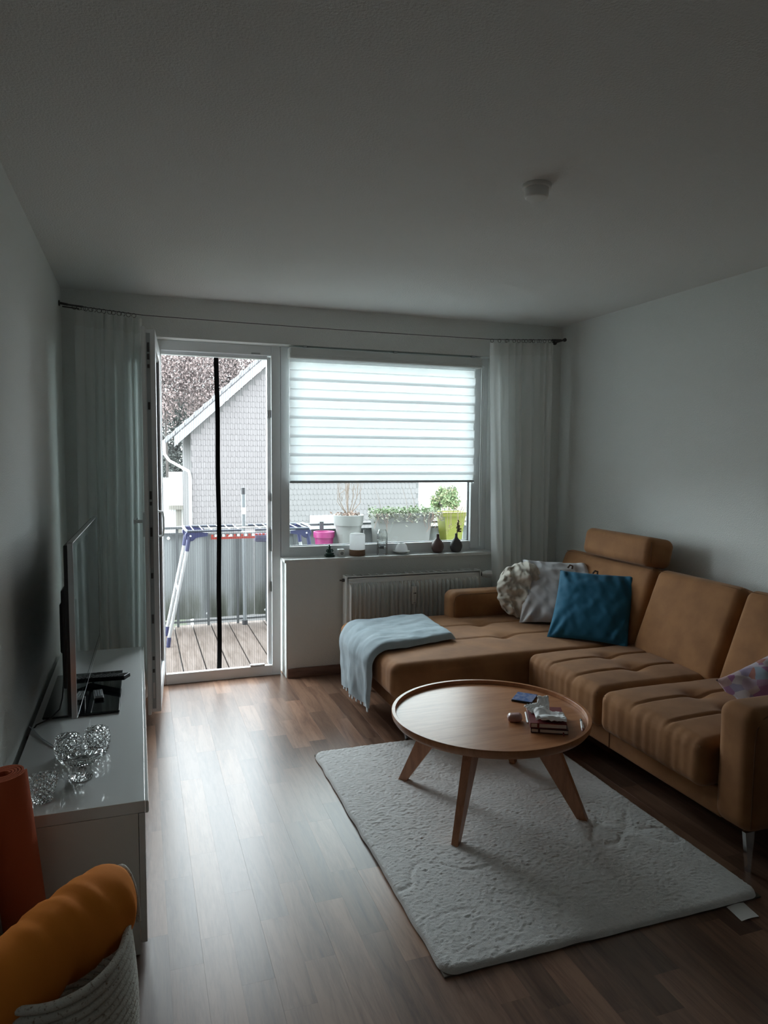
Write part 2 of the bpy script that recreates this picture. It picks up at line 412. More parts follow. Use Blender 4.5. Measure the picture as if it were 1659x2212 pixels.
# ---- balcony door
door = struct('door_1', loc=(.11, YF, 0), label='white balcony door standing open into the room')
def fr(name, parent, m, *boxes, r=.004, **k):
    g_ = G()
    for b in boxes: g_.box(*b, r=r)
    return part(name, g_, m, parent, **k)
fr('frame_jamb', door, 'frame_white', (DX0, .148, YF, YF+.075, 0, 2.25))
jamb = fr('frame_jamb', door, 'frame_white', (.852, .912, YF, YF+.075, 0, 2.25), (.828, .853, YF+.028, YF+.075, .07, 2.18))
fr('frame_head', door, 'frame_white', (.148, .852, YF, YF+.075, 2.185, 2.25), (.148, .83, YF+.028, YF+.075, 2.162, 2.186))
fr('threshold', door, 'frame_white', (.148, .852, YF-.004, YF+.03, 0, .072), (.148, .85, YF+.03, YF+.085, 0, .052), r=.005)
fr('threshold_strip', door, 'steel', (.15, .85, YF+.036, YF+.05, .05, .058), r=.001)
for zc, h in ((1.80, .05), (1.235, .055), (.94, .15), (.62, .07)):
    part('strike_plate', G().box(.845, .8535, YF+.008, YF+.026, zc-h/2, zc+h/2, .002), 'dark_steel', jamb)
part('strike_plate', G().box(.72, .78, YF-.003, YF+.004, 2.188, 2.200, .002), 'steel', door)
g = G().box(.70, .80, YF-.001, YF+.028, .0725, .084, .003).box(.715, .785, YF-.004, YF+.004, .074, .080, .001)
part('strike_plate', g, 'steel', door)
# the leaf, standing almost square to the wall
LW, LT = .745, .07
LM = Matrix.Translation((.140, YF-.015, 0)) @ Matrix.Rotation(math.radians(-93.4), 4, 'Z')
# leaf local: u along width from hinge, thickness along -v
def leaf(name, m, boxes, r=.004, parent=None, smooth=35):
    g_ = G()
    for b in boxes: g_.box(*b, r=r)
    g_.xform(LM); return part(name, g_, m, parent, smooth)
zb, zt = .095, 2.185; st = .088
lf = leaf('leaf', 'frame_white', [(0, st, -LT, 0, zb, zt), (LW-st, LW, -LT, 0, zb, zt), (st-.004, LW-st+.004, -LT, 0, zb, zb+.10), (st-.004, LW-st+.004, -LT, 0, zt-.088, zt),
                                  (LW-.004, LW+.014, -LT, -.052, zb-.012, zt+.014)], parent=door)
leaf('glazing_bead', 'gasket', [(st-.002, st+.012, -.052, -.012, zb+.10, zt-.088), (LW-st-.012, LW-st+.002, -.052, -.012, zb+.1, zt-.088), (st, LW-st, -.052, -.012, zb+.098, zb+.110), (st, LW-st, -.052, -.012, zt-.098, zt-.087)], r=0, parent=lf)
leaf('pane', 'window_glass', [(st-.01, LW-st+.01, -.020, -.016, zb+.09, zt-.08)], r=0, parent=lf)
leaf('pane', 'window_glass', [(st-.01, LW-st+.01, -.044, -.040, zb+.09, zt-.08)], r=0, parent=lf)
leaf('lock_rail', 'frame_grey', [(LW-.001, LW+.0025, -.046, -.026, zb+.02, zt-.02)], r=0, parent=lf)
for zc, h in ((2.09, .05), (2.04, .03), (1.99, .02), (1.78, .04), (1.30, .045), (1.255, .02), (1.17, .07), (1.10, .05), (.98, .16), (.86, .03), (.62, .05), (.40, .02), (.33, .02), (.22, .09)):
    leaf('lock_keep', 'dark_steel' if h < .06 else 'steel', [(LW+.0024, LW+.007, -.042, -.030, zc-h/2, zc+h/2)], r=.001, parent=lf)
g_ = G().box(LW-.062, LW-.026, -LT-.012, -LT+.001, 1.07, 1.205, .004).tube([(LW-.044, -LT-.01, 1.155), (LW-.044, -LT-.052, 1.155)], .009, 10)
g_.box(LW-.165, LW-.034, -LT-.060, -LT-.045, 1.143, 1.167, .005); g_.xform(LM); part('handle', g_, 'frame_white', lf)
g_ = G().tube([(LW-.045, .0, 1.07), (LW-.045, .022, 1.075), (LW-.045, .026, 1.11), (LW-.045, .026, 1.17), (LW-.045, .022, 1.205), (LW-.045, .0, 1.21)], .006, 8); g_.xform(LM); part('pull_grip', g_, 'frame_white', lf)

# ---- window
win = struct('window_1', loc=(1.7, YF, ZP), label='white framed window over the radiator')
wl, wr, wb, wt = .976, 2.345, .892, 2.19
fr('frame_stile', win, 'frame_white', (.915, wl, YF, YF+.075, .815, 2.25))
fr('frame_stile', win, 'frame_white', (wr+.065, WX1, YF, YF+.075, .815, 2.25))
fr('sash_stile', win, 'frame_white', (wr, wr+.066, YF-.012, YF+.06, wb-.06, wt+.05))
fr('frame_rail', win, 'frame_white', (wl-.004, wr+.07, YF, YF+.075, .815, wb))
fr('frame_rail', win, 'frame_white', (wl-.004, wr+.07, YF, YF+.075, wt, 2.25))
fr('gasket', win, 'gasket', (wl, wr, YF+.03, YF+.05, wb-.001, wb+.004), (wr-.005, wr+.001, YF+.03, YF+.05, wb, wt), r=0)
part('pane', G().box(wl-.01, wr+.01, YF+.036, YF+.040, wb-.01, wt+.01), 'window_glass', win, smooth=0)
part('sill', G().box(.912, WX1+.008, YW-.038, YF+.002, .80, .822, .004), 'sill_stone', win)

# ---- insect screen on the outside of the door frame
sc_ = thing('insect_screen', 'fine pleated insect screen hung in the balcony doorway', 'insect screen', (.49, YF+.09, .06))
ys = YF+.088
def flynet(x0, x1):
    n = int((x1-x0)/.0145)
    return G().grid(lambda u, v: (x0+(x1-x0)*u, ys+.004*math.sin(u*n*PI)+.006*math.sin(v*2+u*3), .055+2.11*v), n*2, 6)
part('mesh_panel', flynet(.148, .492), 'mesh_fly', sc_); part('mesh_panel', flynet(.508, .852), 'mesh_fly', sc_)
g = G()
for x0, x1 in ((.148, .492), (.508, .852)):
    n = int((x1-x0)/.0145)
    for i in range(n):
        x = x0+(i+.5)*(x1-x0)/n; g.box(x-.0009, x+.0009, ys-.007, ys-.006, .056, 2.164)
part('pleat_lines', g, 'thread_dark', sc_, smooth=0, kind='stuff')
g = G().grid(lambda u, v: (.485+.030*u+.006*math.sin(v*3.0)+.002*math.sin(v*17), ys-.010, .056+2.11*v), 1, 30)
g.grid(lambda u, v: (.485+.030*u+.006*math.sin(v*3.0)+.002*math.sin(v*17), ys-.004, .056+2.11*v), 1, 30)
part('magnet_strip', g, 'magnet_black', sc_, label='black magnetic closing strip')

# ------------------------------------------------------------------ roller blind
bl = thing('roller_blind', 'white zebra striped roller blind half lowered over the window', 'blind', (1.66, 4.715, 1.335))
part('cassette', G().box(.957, 2.375, 4.672, 4.752, 2.163, 2.238, .012, 3).box(.958, 2.374, 4.668, 4.674, 2.187, 2.197, .002), 'plaster_smooth', bl)
for x in (1.06, 1.70, 2.30): part('clip', G().box(x-.013, x+.013, 4.668, 4.70, 2.236, 2.246, .002), 'frame_grey', bl)
P_, A_ = .1262, .0762
for k in range(7):
    z1 = 2.172 - k*P_ + .05
    part('band', G().grid(lambda u, v: (.966+1.376*u, 4.716+.001*math.sin(u*9), max(1.345, min(2.166, z1-A_+A_*v))), 12, 2), 'blind_band', bl)
    z2 = z1 - A_ + .026
    if z2-A_ < 2.16 and z2 > 1.36:
        part('band', G().grid(lambda u, v: (.966+1.376*u, 4.732+.001*math.sin(u*7), max(1.345, min(2.166, z2-A_+A_*v))), 12, 2), 'blind_band', bl)
part('sheer', G().grid(lambda u, v: (.966+1.376*u, 4.7165+.001*math.sin(u*9), 1.345+.82*v), 12, 4), 'blind_sheer', bl)
part('sheer', G().grid(lambda u, v: (.966+1.376*u, 4.7325+.001*math.sin(u*7), 1.345+.82*v), 12, 4), 'blind_sheer', bl)
part('bottom_bar', G().box(.963, 2.345, 4.712, 4.737, 1.333, 1.350, .006, 2), 'frame_grey', bl)
part('bar_end', G().box(2.345, 2.352, 4.712, 4.738, 1.328, 1.350, .002), 'frame_white', bl)
g = G().tube([(2.385, 4.70, 2.18), (2.386, 4.70, 1.7), (2.384, 4.698, 1.2), (2.392, 4.695, .86)], .0035, 6).tube([(2.400, 4.70, 2.18), (2.401, 4.70, 1.7), (2.398, 4.698, 1.2), (2.392, 4.695, .86)], .0035, 6)
part('pull_cord', g, 'frame_white', bl)

# ------------------------------------------------------------------ curtains on a tension wire
YC = 4.545
WZ = 2.388
def wirez(x):
    if x < .03: return WZ-.003 - .033*((x-XL)/.45)
    if x > 2.40: return WZ-.005-.031*((2.98-x)/.58)**1.0 if x < 2.98 else WZ-.005
    return WZ - .036 - .006*math.sin((x-.03)/2.37*PI)
wire = thing('curtain_wire', 'thin dark tension wire strung along the window wall', 'curtain wire', (1.3, YC, 2.38))
part('cable', G().tube([(XL+.02+i*(2.97-XL-.02)/60, YC, wirez(XL+.02+i*(2.97-XL-.02)/60)) for i in range(61)], .0022, 6), 'dark_steel', wire)
part('tensioner', G().tube([(XL, YC, WZ), (XL+.008, YC, WZ), (XL+.0081, YC, WZ), (XL+.05, YC, WZ-.006)], [.016, .016, .007, .007], 10).tube([(XL+.05, YC, WZ-.006), (XL+.13, YC, WZ-.012)], .0055, 8).tube([(XL+.02, YC, WZ-.018), (XL+.11, YC, WZ-.025)], .004, 8), 'dark_steel', wire)
part('tensioner', G().tube([(2.87, YC, WZ-.012), (2.945, YC, WZ-.008)], .008, 10).tube([(2.945, YC, WZ-.008), (2.975, YC, WZ-.005)], .005, 8), 'dark_steel', wire)
part('wall_bracket', G().lathe([(.018, 0), (.018, .006), (.006, .007), (.006, .128), (.013, .129), (.013, .140)], (2.975, YW, WZ-.005), 14, axis=Matrix.Rotation(PI/2, 3, 'X')), 'dark_steel', wire)
def curtain(label, x0, x1, xb0, xb1, zbot, folds, seed, hooks):
    rn = random.Random(seed)
    c = thing('curtain', label, 'curtain', ((x0+x1)/2, YC, zbot), 'sheer curtains on the tension wire')
    ph = rn.uniform(0, 6)
    warp = [rn.uniform(-.6, .6) for _ in range(folds+2)]
    def prof(u, v, dz):
        k = u*folds; i = int(min(k, folds-1)); w = k-i
        a = .030+.018*abs(warp[i]); 
        tri = (2*abs(2*(w+.18*warp[i] % 1)-1)-1) if False else math.sin((k+.25*math.sin(k*1.7+ph))*2*PI)
        tri = math.copysign(abs(tri)**.65, tri)
        xx = u + .35/folds*math.sin((k+.21)*2*PI+ph)*(.5+.5*v)*.6
        sway = .03*nz(u*3.1+seed, v*1.3)*v
        top = x0+(x1-x0)*xx; bot = xb0+(xb1-xb0)*xx
        X = top+(bot-top)*(v**1.2)+sway*.4
        Y = YC + a*tri*(.55+.9*v) + .012*nz(u*7+seed*3, v*2.4)
        zt_ = wirez(min(max(X, x0), x1)) - .020 - .006*(1-math.cos(k*2*PI))/2
        return X, Y, zt_ + (zbot-zt_)*v + dz
    part('fabric', G().grid(lambda u, v: prof(u, v, 0), folds*14, 40), 'curtain_sheer', c, smooth=60)
    part('heading_tape', G().grid(lambda u, v: (lambda q: (q[0], q[1]-.0016, q[2]))(prof(u, .038*v, 0)), folds*14, 4), 'curtain_hem', c, smooth=60)
    for h in hooks:
        X, Y, Z = prof(h, 0, 0); wz = wirez(X)
        g_ = G().tube([(X+.012*math.cos(a), YC, wz-.009+.012*math.sin(a)) for a in [i/12*2*PI for i in range(12)]], .0016, 5, closed=True)
        part('curtain_ring', g_, 'dark_steel', c)
    return c
curtain('sheer white curtain hanging behind the television beside the open door', -.341, .033, -.355, .028, .02, 7, 3, [.02, .08, .13, .19, .24, .30, .37, .44, .52, .58, .66, .72, .80, .90])
curtain('sheer white curtain hanging in the corner behind the sofa armrest', 2.372, 2.885, 2.475, 2.87, .02, 8, 8, [.03, .13, .23, .26, .35, .44, .50, .56, .60, .64, .68, .74, .79, .84, .94, .98])

# ------------------------------------------------------------------ radiator
rad = thing('radiator', 'white ribbed panel radiator under the window sill', 'radiator', (1.82, 4.60, .17))
def ribs():
    x0, x1, z0, z1 = 1.335, 2.32, .185, .655; n = 30
    def f(u, v):
        X = x0+(x1-x0)*u; zz = z0+(z1-z0)*v
        d = .007*max(0, min(1, 1.25-1.9*abs(((u*n) % 1)-.5)*1.0-.25)) if True else 0
        w = ((u*n) % 1); d = .009*(1 if .25 < w < .75 else max(0, 1-abs((w if w < .5 else w-1))*-0-(.25-w if w < .25 else w-.75)/.14))
        e = min(1, min(v, 1-v)/.03)
        return (X, 4.556-d*e, zz)
    return G().grid(f, n*8, 24)
part('front_panel', ribs(), 'radiator_enamel', rad, smooth=30)
part('panel_frame', G().box(1.325, 2.33, 4.556, 4.575, .17, .187, .003).box(1.325, 2.33, 4.556, 4.575, .653, .70, .004).box(1.325, 1.337, 4.556, 4.575, .17, .70, .003).box(2.318, 2.33, 4.556, 4.575, .17, .70, .003), 'radiator_enamel', rad)
part('side_cover', G().box(1.318, 1.326, 4.553, 4.645, .17, .703, .003), 'radiator_enamel', rad)
part('side_cover', G().box(2.329, 2.337, 4.553, 4.645, .17, .703, .003), 'radiator_enamel', rad)
part('back_panel', G().box(1.33, 2.325, 4.63, 4.645, .18, .69, .003), 'radiator_enamel', rad)
gr = part('top_grille', G().box(1.326, 2.329, 4.556, 4.563, .69, .703).box(1.326, 2.329, 4.637, 4.645, .69, .703), 'radiator_enamel', rad, smooth=0)
for i in range(19):
    x = 1.34+i*.0545; part('grille_bar', G().box(x-.004, x+.004, 4.562, 4.638, .692, .702), 'radiator_enamel', gr, smooth=0)
for x in (1.42, 2.22): part('wall_mount', G().box(x-.02, x+.02, 4.645, YW, .25, .60), 'radiator_enamel', rad)
mt = part('heat_meter', G().box(1.787, 1.823, 4.522, 4.548, .490, .618, .008, 3), 'porcelain', rad, label='white heat cost meter')
part('display', G().box(1.798, 1.816, 4.5205, 4.5225, .565, .573), 'digit_dark', mt)
part('print', G().box(1.802, 1.812, 4.5208, 4.5224, .548, .551), 'frame_grey', mt)
part('print', G().box(1.797, 1.814, 4.5208, 4.5224, .500, .505), 'frame_grey', mt)
part('bleed_valve', G().tube([(1.318, 4.60, .672), (1.300, 4.60, .672), (1.30, 4.60, .672), (1.285, 4.60, .672)], [.012, .012, .005, .005], 8), 'dark_steel', rad)
vl = part('valve', G().tube([(2.337, 4.60, .665), (2.372, 4.60, .665)], .014, 10).tube([(2.36, 4.6, .665), (2.36, YW, .665)], .009, 8), 'dark_steel', rad)
part('thermostat_knob', G().lathe([(.017, 0), (.020, .008), (.021, .02), (.026, .028), (.028, .06), (.024, .072), (.012, .076)], (2.365, 4.60, .665), 36,
     fn=lambda a, z, i: 1+(.035*math.cos(18*a) if z > .025 else 0), axis=Matrix.Rotation(math.radians(90), 3, 'Y') @ Matrix.Rotation(math.radians(18), 3, 'X')), 'porcelain', vl)
part('foot_pipe', G().tube([(1.325, 4.60, .20), (1.31, 4.60, .20), (1.31, 4.60, .17)], .009, 8), 'radiator_enamel', rad)
#--PART3--
# ------------------------------------------------------------------ sofa
sofa = thing('corner_sofa', 'tan suede corner sofa with chaise, headrest and chrome legs', 'sofa', (2.5, 3.1, 0))
def seat_fn(hx, hy, hz, seams, btn, crown=.016, seed=0, wr=.004, axis=1, cross=None):
    """top crown, stitched grooves along the depth, button dips, crinkled front"""
    def f(p):
        x, y, z = p
        if z > 0:
            w = max(0, 1-(x/hx)**4)*max(0, 1-(y/hy)**4)
            z += crown*w*(z/hz)
            a, b = (y, x) if axis == 1 else (x, y)
            for s in seams: z -= .009*math.exp(-((a-s)/.010)**2)*(w**.3 if w > 0 else 0)*(z/hz)
            for (bx, by) in btn: z -= .022*math.exp(-((x-bx)**2+(y-by)**2)/.0030)
            if cross is not None: z -= .004*math.exp(-((b-cross)/.008)**2)
        z += .003*nz(x*6+seed, y*6, z*6)
        k = wr*nz(y*26+seed, z*3, 1.3)
        if x < -hx*.75: x += k
        y += wr*.6*nz(x*20+seed, z*3, 4.1)
        return (x, y, z)
    return f
# base frames
part('base_frame', G().box(2.075, 2.98, 2.02, 3.40, .152, .268, .015, 2), 'sofa_fabric', sofa)
part('base_frame', G().box(1.275, 2.98, 3.375, 4.36, .152, .268, .02, 3), 'sofa_fabric', sofa)
part('base_seam', G().tube([(2.0735, 2.70, .156), (2.0735, 2.70, .266)], .0018, 5), 'sofa_seam', sofa)
# chaise
part('chaise_cushion', G().rbox(2.10, 3.845, .352, .885, .515, .094, .052, 6, (64, 96, 2), seat_fn(.885, .515, .094, (-.15, .15), ((-.05, -.15), (-.05, .15)), .012, 2, .003, 1, -.09)), 'sofa_fabric', sofa, smooth=60)
for i in range(2):
    yc = (2.372, 3.018)[i]
    part('seat_cushion', G().rbox(2.37, yc, .352, .37, .322, .096, .048, 6, (44, 70, 2), seat_fn(.37, .322, .096, (-.11, .105), ((.0, -.11), (.0, .105)), .016, 5+i*9, .0045)), 'sofa_fabric', sofa, smooth=60)
    part('seam', G().tube([(2.0125, yc+(-.30+.6*j/20), .424+.003*nz(j*.4, i)) for j in range(21)], .0022, 5), 'sofa_seam', sofa)
    part('seam', G().tube([(2.0045, yc+(-.28+.56*j/20), .296+.003*nz(j*.4, i)) for j in range(21)], .0022, 5), 'sofa_seam', sofa)
part('seam', G().tube([(1.30+.72*j/20, 3.3435, .418) for j in range(21)], .0022, 5), 'sofa_seam', sofa)
part('seam', G().tube([(1.2285, 3.41+.86*j/20, .418) for j in range(21)], .0022, 5), 'sofa_seam', sofa)
part('seam', G().tube([(1.2285, 3.41+.86*j/20, .292) for j in range(21)], .0022, 5), 'sofa_seam', sofa)
# backs
LEAN = Matrix.Rotation(math.radians(21), 3, 'Y')
def back_fn(hx, hy, hz, seed):
    def f(p):
        x, y, z = p
        w = max(0, 1-(y/hy)**4)*max(0, 1-(z/hz)**4)
        if x < 0: x -= .014*w; x += .0035*nz(y*7+seed+z*5, z*16-y*5)*w
        return (x, y, z+.004*nz(y*5, seed))
    return f
for i, (y0, y1) in enumerate(((2.045, 2.642), (2.652, 3.268), (3.278, 4.20))):
    part('back_cushion', G().rbox(2.792, (y0+y1)/2, .628, .088, (y1-y0)/2, .258, .05, 6, (2, 28, 24), back_fn(.088, (y1-y0)/2, .258, i*7.3), LEAN), 'sofa_fabric', sofa, smooth=60)
    pts = []
    for j in range(21):
        q = LEAN @ Vector((-.080, (y1-y0)*.5*(-.94+1.88*j/20), .238)); pts.append((2.792+q[0], (y0+y1)/2+q[1], .628+q[2]))
    part('seam', G().tube(pts, .002, 5), 'sofa_seam', sofa)
part('back_frame', G().box(2.90, 3.0, 2.03, 4.36, .16, .78, .03, 3), 'sofa_fabric', sofa)
hr = Matrix.Rotation(math.radians(10), 3, 'Y')
part('headrest', G().rbox(2.840, 3.60, .972, .095, .318, .086, .045, 6, (4, 18, 4), lambda p: (p[0]-(.010*(1-(p[1]/.32)**2) if p[0] < 0 else 0), p[1], p[2]), hr), 'sofa_fabric', sofa, smooth=60)
part('headrest_bracket', G().box(2.85, 2.87, 3.45, 3.47, .80, .93), 'dark_steel', sofa)
part('headrest_bracket', G().box(2.85, 2.87, 3.73, 3.75, .80, .93), 'dark_steel', sofa)
part('seam', G().tube([(2.765+.0001, 3.283+.0, .925+.12*j/8) for j in range(9)], .002, 5), 'sofa_seam', sofa)
# armrests
def arm(x0, x1, y0, y1, z0, z1):
    return G().rbox((x0+x1)/2, (y0+y1)/2, (z0+z1)/2, (x1-x0)/2, (y1-y0)/2, (z1-z0)/2, .055, 6, (14, 4, 8), lambda p: (p[0]+.003*nz(p[1]*9, p[2]*9), p[1]+.003*nz(p[0]*6, p[2]*6), p[2]))
part('armrest', arm(2.045, 2.99, 1.868, 2.045, .158, .625), 'sofa_fabric', sofa, smooth=60)
part('armrest', arm(1.945, 2.90, 4.20, 4.375, .27, .622), 'sofa_fabric', sofa, smooth=60)
part('seam', G().tube([(2.064, 1.8735, .19)]+[(2.064, 1.8735, .25+.05*j) for j in range(6)]+[(2.07, 1.874, .555), (2.095, 1.8755, .592), (2.13, 1.8765, .605), (2.4, 1.877, .606), (2.9, 1.877, .606)], .0022, 5), 'sofa_seam', sofa)
part('seam', G().tube([(1.962, 4.207, .46), (1.962, 4.207, .55), (1.975, 4.2075, .592), (2.01, 4.208, .606), (2.3, 4.208, .606)], .0022, 5), 'sofa_seam', sofa)
for (x, y) in ((2.10, 1.915), (2.93, 1.915), (1.325, 3.43), (1.325, 4.30), (2.93, 4.30)):
    part('leg', G().prism([(x-.022, .156), (x+.022, .156), (x+.012, 0), (x+.000, 0)], y-.008, y+.008), 'chrome', sofa, smooth=20, label='flat chrome leg')

# ---- pillows and throws on the sofa
def pillow(w, h, T, M_, seed, wr=.006, pinch=.06, n=36, folds=None, rd=0):
    g_ = G()
    def sh(u, v, sg):
        a, b = 2*u-1, 2*v-1
        # rounded square edges drawn in between the pointed corners
        X = a*w/2*(1-pinch*(1-b*b)*abs(a)**3 - 0.0); Y = b*h/2*(1-pinch*(1-a*a)*abs(b)**3)
        if rd: X, Y = X*(1-rd+rd*math.sqrt(1-b*b/2))*(1+.08*nz(b*4, seed)), Y*(1-rd+rd*math.sqrt(1-a*a/2))*(1+.08*nz(a*4, seed+5))
        t = max(0, (1-abs(a)**2.6))*max(0, (1-abs(b)**2.6))
        Z = sg*T/2*t**.55
        edge = min(1, (1-max(abs(a), abs(b)))*9)
        Z += wr*edge*(nz(a*3.1+seed, b*3.3, sg)+.45*nz(a*6+seed, b*5, sg*2)+.35*nz((a+b)*7+seed, (a-b)*2.2, sg*2))
        cr = math.exp(-((abs(a)-1)**2+(abs(b)-1)**2)/.22)
        Z += cr*edge*wr*1.6*math.sin(18*(a*b/abs(b) if b else 0) + 9*b + seed)
        if folds: Z += folds(a, b, sg)*edge
        return (X, Y, Z)
    g_.grid(lambda u, v: sh(u, v, 1), n, n); g_.grid(lambda u, v: sh(u, v, -1), n, n)
    g_.xform(M_); return g_
def frame3(o, e1, e2):
    e1 = Vector(e1).normalized(); e2 = Vector(e2); e2 = (e2-e1*e2.dot(e1)).normalized(); e3 = e1.cross(e2)
    return Matrix(((e1.x, e2.x, e3.x, o[0]), (e1.y, e2.y, e3.y, o[1]), (e1.z, e2.z, e3.z, o[2]), (0, 0, 0, 1)))
def lean_frame(B, az, th, w, h, off=.0):
    a, t_ = math.radians(az), math.radians(th)
    e1 = Vector((math.cos(a), -math.sin(a), 0)); n_ = Vector((math.sin(a), math.cos(a), 0)); e2 = Vector((0, 0, math.cos(t_)))+n_*math.sin(t_)
    c = Vector(B)+e1*w/2+e2*h/2; return frame3(c, e1, e2)
def weld(g_): return g_
bp = thing('throw_pillow', 'petrol blue velvet pillow leaning on the sofa backrest', 'pillow', (2.45, 3.5, .45), 'pillows on the sofa')
part('cover', pillow(.46, .46, .13, lean_frame((2.285, 3.585, .462), 47, 38, .46, .445), 3, .008, .05, 56), 'pillow_blue', bp, smooth=70)
gp = thing('throw_pillow', 'light grey linen pillow tucked behind the blue pillow', 'pillow', (2.42, 3.85, .45), 'pillows on the sofa')
part('cover', pillow(.50, .46, .13, lean_frame((2.295, 3.93, .462), 33, 36, .50, .46), 9, .017, .07, 56), 'pillow_grey', gp, smooth=70)
for q in ((2.600, 3.86, .815), (2.675, 3.70, .80)):
    part('tie', G().tube([(q[0], q[1], q[2]), (q[0]+.01, q[1]-.01, q[2]+.018), (q[0]+.028, q[1]-.012, q[2]+.012), (q[0]+.02, q[1]-.02, q[2]-.004)], .006, 7), 'throw_dark', gp)
def bfold(a, b, sg): return .014*math.sin(9*a+6*b+5*nz(a*2, b*2))+.020*nz(a*5, b*4, 8)+.010*nz(a*12, b*9, 3)+(.05*math.exp(-((a)**2+(b-.55)**2)/.12) if sg > 0 else 0)
tb = thing('crumpled_throw', 'crumpled beige throw bundled beside the sofa armrest', 'blanket', (2.42, 4.1, .45))
part('cloth', pillow(.38, .37, .17, lean_frame((2.225, 4.075, .458), 14, 14, .38, .37), 21, .016, -.02, 64, bfold, .9), 'throw_beige', tb, smooth=70)
fp = thing('throw_pillow', 'floral print satin pillow behind the sofa armrest', 'pillow', (2.6, 2.25, .45), 'pillows on the sofa')
part('cover', pillow(.42, .40, .14, frame3((2.625, 2.235, .505), (1, .10, .24), (-.12, .85, .50)), 14, .010, .05), 'floral', fp, smooth=70)

# ---- folded blanket over the end of the chaise
bk = thing('folded_blanket', 'grey blue woven blanket draped over the chaise end', 'blanket', (1.45, 3.9, .45))
def bpath(s):
    """profile along the blanket, x and z, from its folded end on the seat to its hem near the floor"""
    L1 = .46; R = .085
    if s < L1: return (1.735-s, .462+.004*math.sin(s*14), 0.0)
    a = (s-L1)/R
    if a < 1.45: return (1.275-R*math.sin(a), .462-R+R*math.cos(a), a)
    d = s-L1-R*1.45
    return (1.275-R*math.sin(1.45)+.012*d, .462-R+R*math.cos(1.45)-d, 1.45)
SL = .46+.085*1.45+.255
def blk(sg):
    def f(u, v):
        s = u*SL; x, z, a = bpath(s)
        hang = max(0, (s-.5)/(SL-.5))
        y0, y1 = 3.655-.09*min(1, s/.5)+.035*hang, 4.20+.015*math.sin(s*9)-.055*hang
        y = y0+(y1-y0)*v
        if s < .2: x += .03*(v-.5)*(1-s/.2)
        th = .040*(1-.5*hang)*(max(0, 1-abs(2*v-1)**14))**.5*(min(1, (s+.001)/.03)**.5 if s < .03 else 1)
        nx, nzv = -math.sin(a), math.cos(a)
        k = .006*nz(s*7, v*9+s*4, 3)+.004*nz(s*16, v*20, 5)+hang*.010*math.sin(v*13+1.5*s)
        off = (th if sg > 0 else 0)+k+.004
        z2 = z+nzv*off; x2 = x+nx*off
        if u > .999: z2 -= 0
        return (x2+.012*hang*math.sin(v*9), y, z2-hang*.02*nz(v*5, 2)-hang*.035*v)
    return f
g = G().grid(blk(1), 70, 44).grid(blk(-1), 70, 44)
part('weave', g, 'blanket_grey', bk, smooth=70)
f1 = blk(1)
for k in range(14):
    v = .06+.88*k/13; q = f1(1, v); h = .018+.014*abs(nz(k*1.7, 3))+(.012 if k == 0 else 0)
    part('fringe', G().add([(q[0]+.004, q[1]-.012, q[2]+.004), (q[0]+.004, q[1]+.012, q[2]+.004), (q[0]+.004, q[1]+.010, q[2]-h), (q[0]+.004, q[1]-.010, q[2]-h), (q[0]+.010, q[1]-.012, q[2]+.004), (q[0]+.010, q[1]+.012, q[2]+.004), (q[0]+.010, q[1]+.010, q[2]-h), (q[0]+.010, q[1]-.010, q[2]-h)],
         [(0, 1, 2, 3), (4, 7, 6, 5), (0, 4, 5, 1), (1, 5, 6, 2), (2, 6, 7, 3), (3, 7, 4, 0)]), 'fringe', bk, smooth=0)

# ------------------------------------------------------------------ rug
RX0, RX1, RY0, RY1 = .815, 2.025, 1.775, 3.40
def rug_top():
    nx_, ny_ = 300, 400
    X = np.linspace(0, 1, nx_+1); Y = np.linspace(0, 1, ny_+1)
    g_ = G(); vs_ = []
    for i in range(nx_+1):
        for j in range(ny_+1):
            u, v = X[i], Y[j]
            x = RX0+(RX1-RX0)*u; y = RY0+(RY1-RY0)*v
            big = nz(x*3.1, y*3.3, 2); 
            tx = x+.03*nz(x*4, y*4, 7); ty = y+.03*nz(x*4, y*4, 9)
            tuft = nz(tx*44, ty*74, 1)*(.55+.7*nz(x*2.2, y*2.1, 5)); fine = nz(tx*75, ty*140, 3)
            crease = max(0, 1-abs(nz(x*4.5+3, y*4.5, 11))*14)*max(0, nz(x*2.5, y*2.5, 13))
            e = min(u*(RX1-RX0), (1-u)*(RX1-RX0), v*(RY1-RY0), (1-v)*(RY1-RY0))
            ed = min(1, e/.022); ed = math.sqrt(max(0, 1-(1-ed)**2))
            z = .006+.017*ed+(.0035*big+0.0028*tuft+.0030*fine-.012*crease)*ed
            wob = .006*nz(x*9, y*9, 17)*(1-ed)
            cx = min(u, 1-u); 
            # rounded corners
            rr = .05; px = x; py = y
            ix, iy = max(RX0+rr, min(RX1-rr, x)), max(RY0+rr, min(RY1-rr, y)); dx, dy = x-ix, y-iy
            if dx and dy:
                m_ = max(abs(dx), abs(dy)); L = math.hypot(dx, dy); px, py = ix+dx*m_/L, iy+dy*m_/L
            vs_.append((px+wob, py+wob, z))
    n = ny_+1
    g_.add(vs_, [(i*n+j, (i+1)*n+j, (i+1)*n+j+1, i*n+j+1) for i in range(nx_) for j in range(ny_)])
    return g_
rug = thing('area_rug', 'fluffy off white rug lying under the round table', 'rug', (1.42, 2.59, 0))
part('pile', rug_top(), 'rug_wool', rug, smooth=80)
part('backing', G().box(RX0+.003, RX1-.003, RY0+.003, RY1-.003, .0008, .006), 'rug_backing', rug, smooth=0)
g = G().grid(lambda u, v: (1.855+.075*u+.01*v, 1.775-.075+.075*v, .0015+.003*math.sin(u*3)), 6, 4)
tg = part('care_label', g, 'label_white', rug, label='white care label')

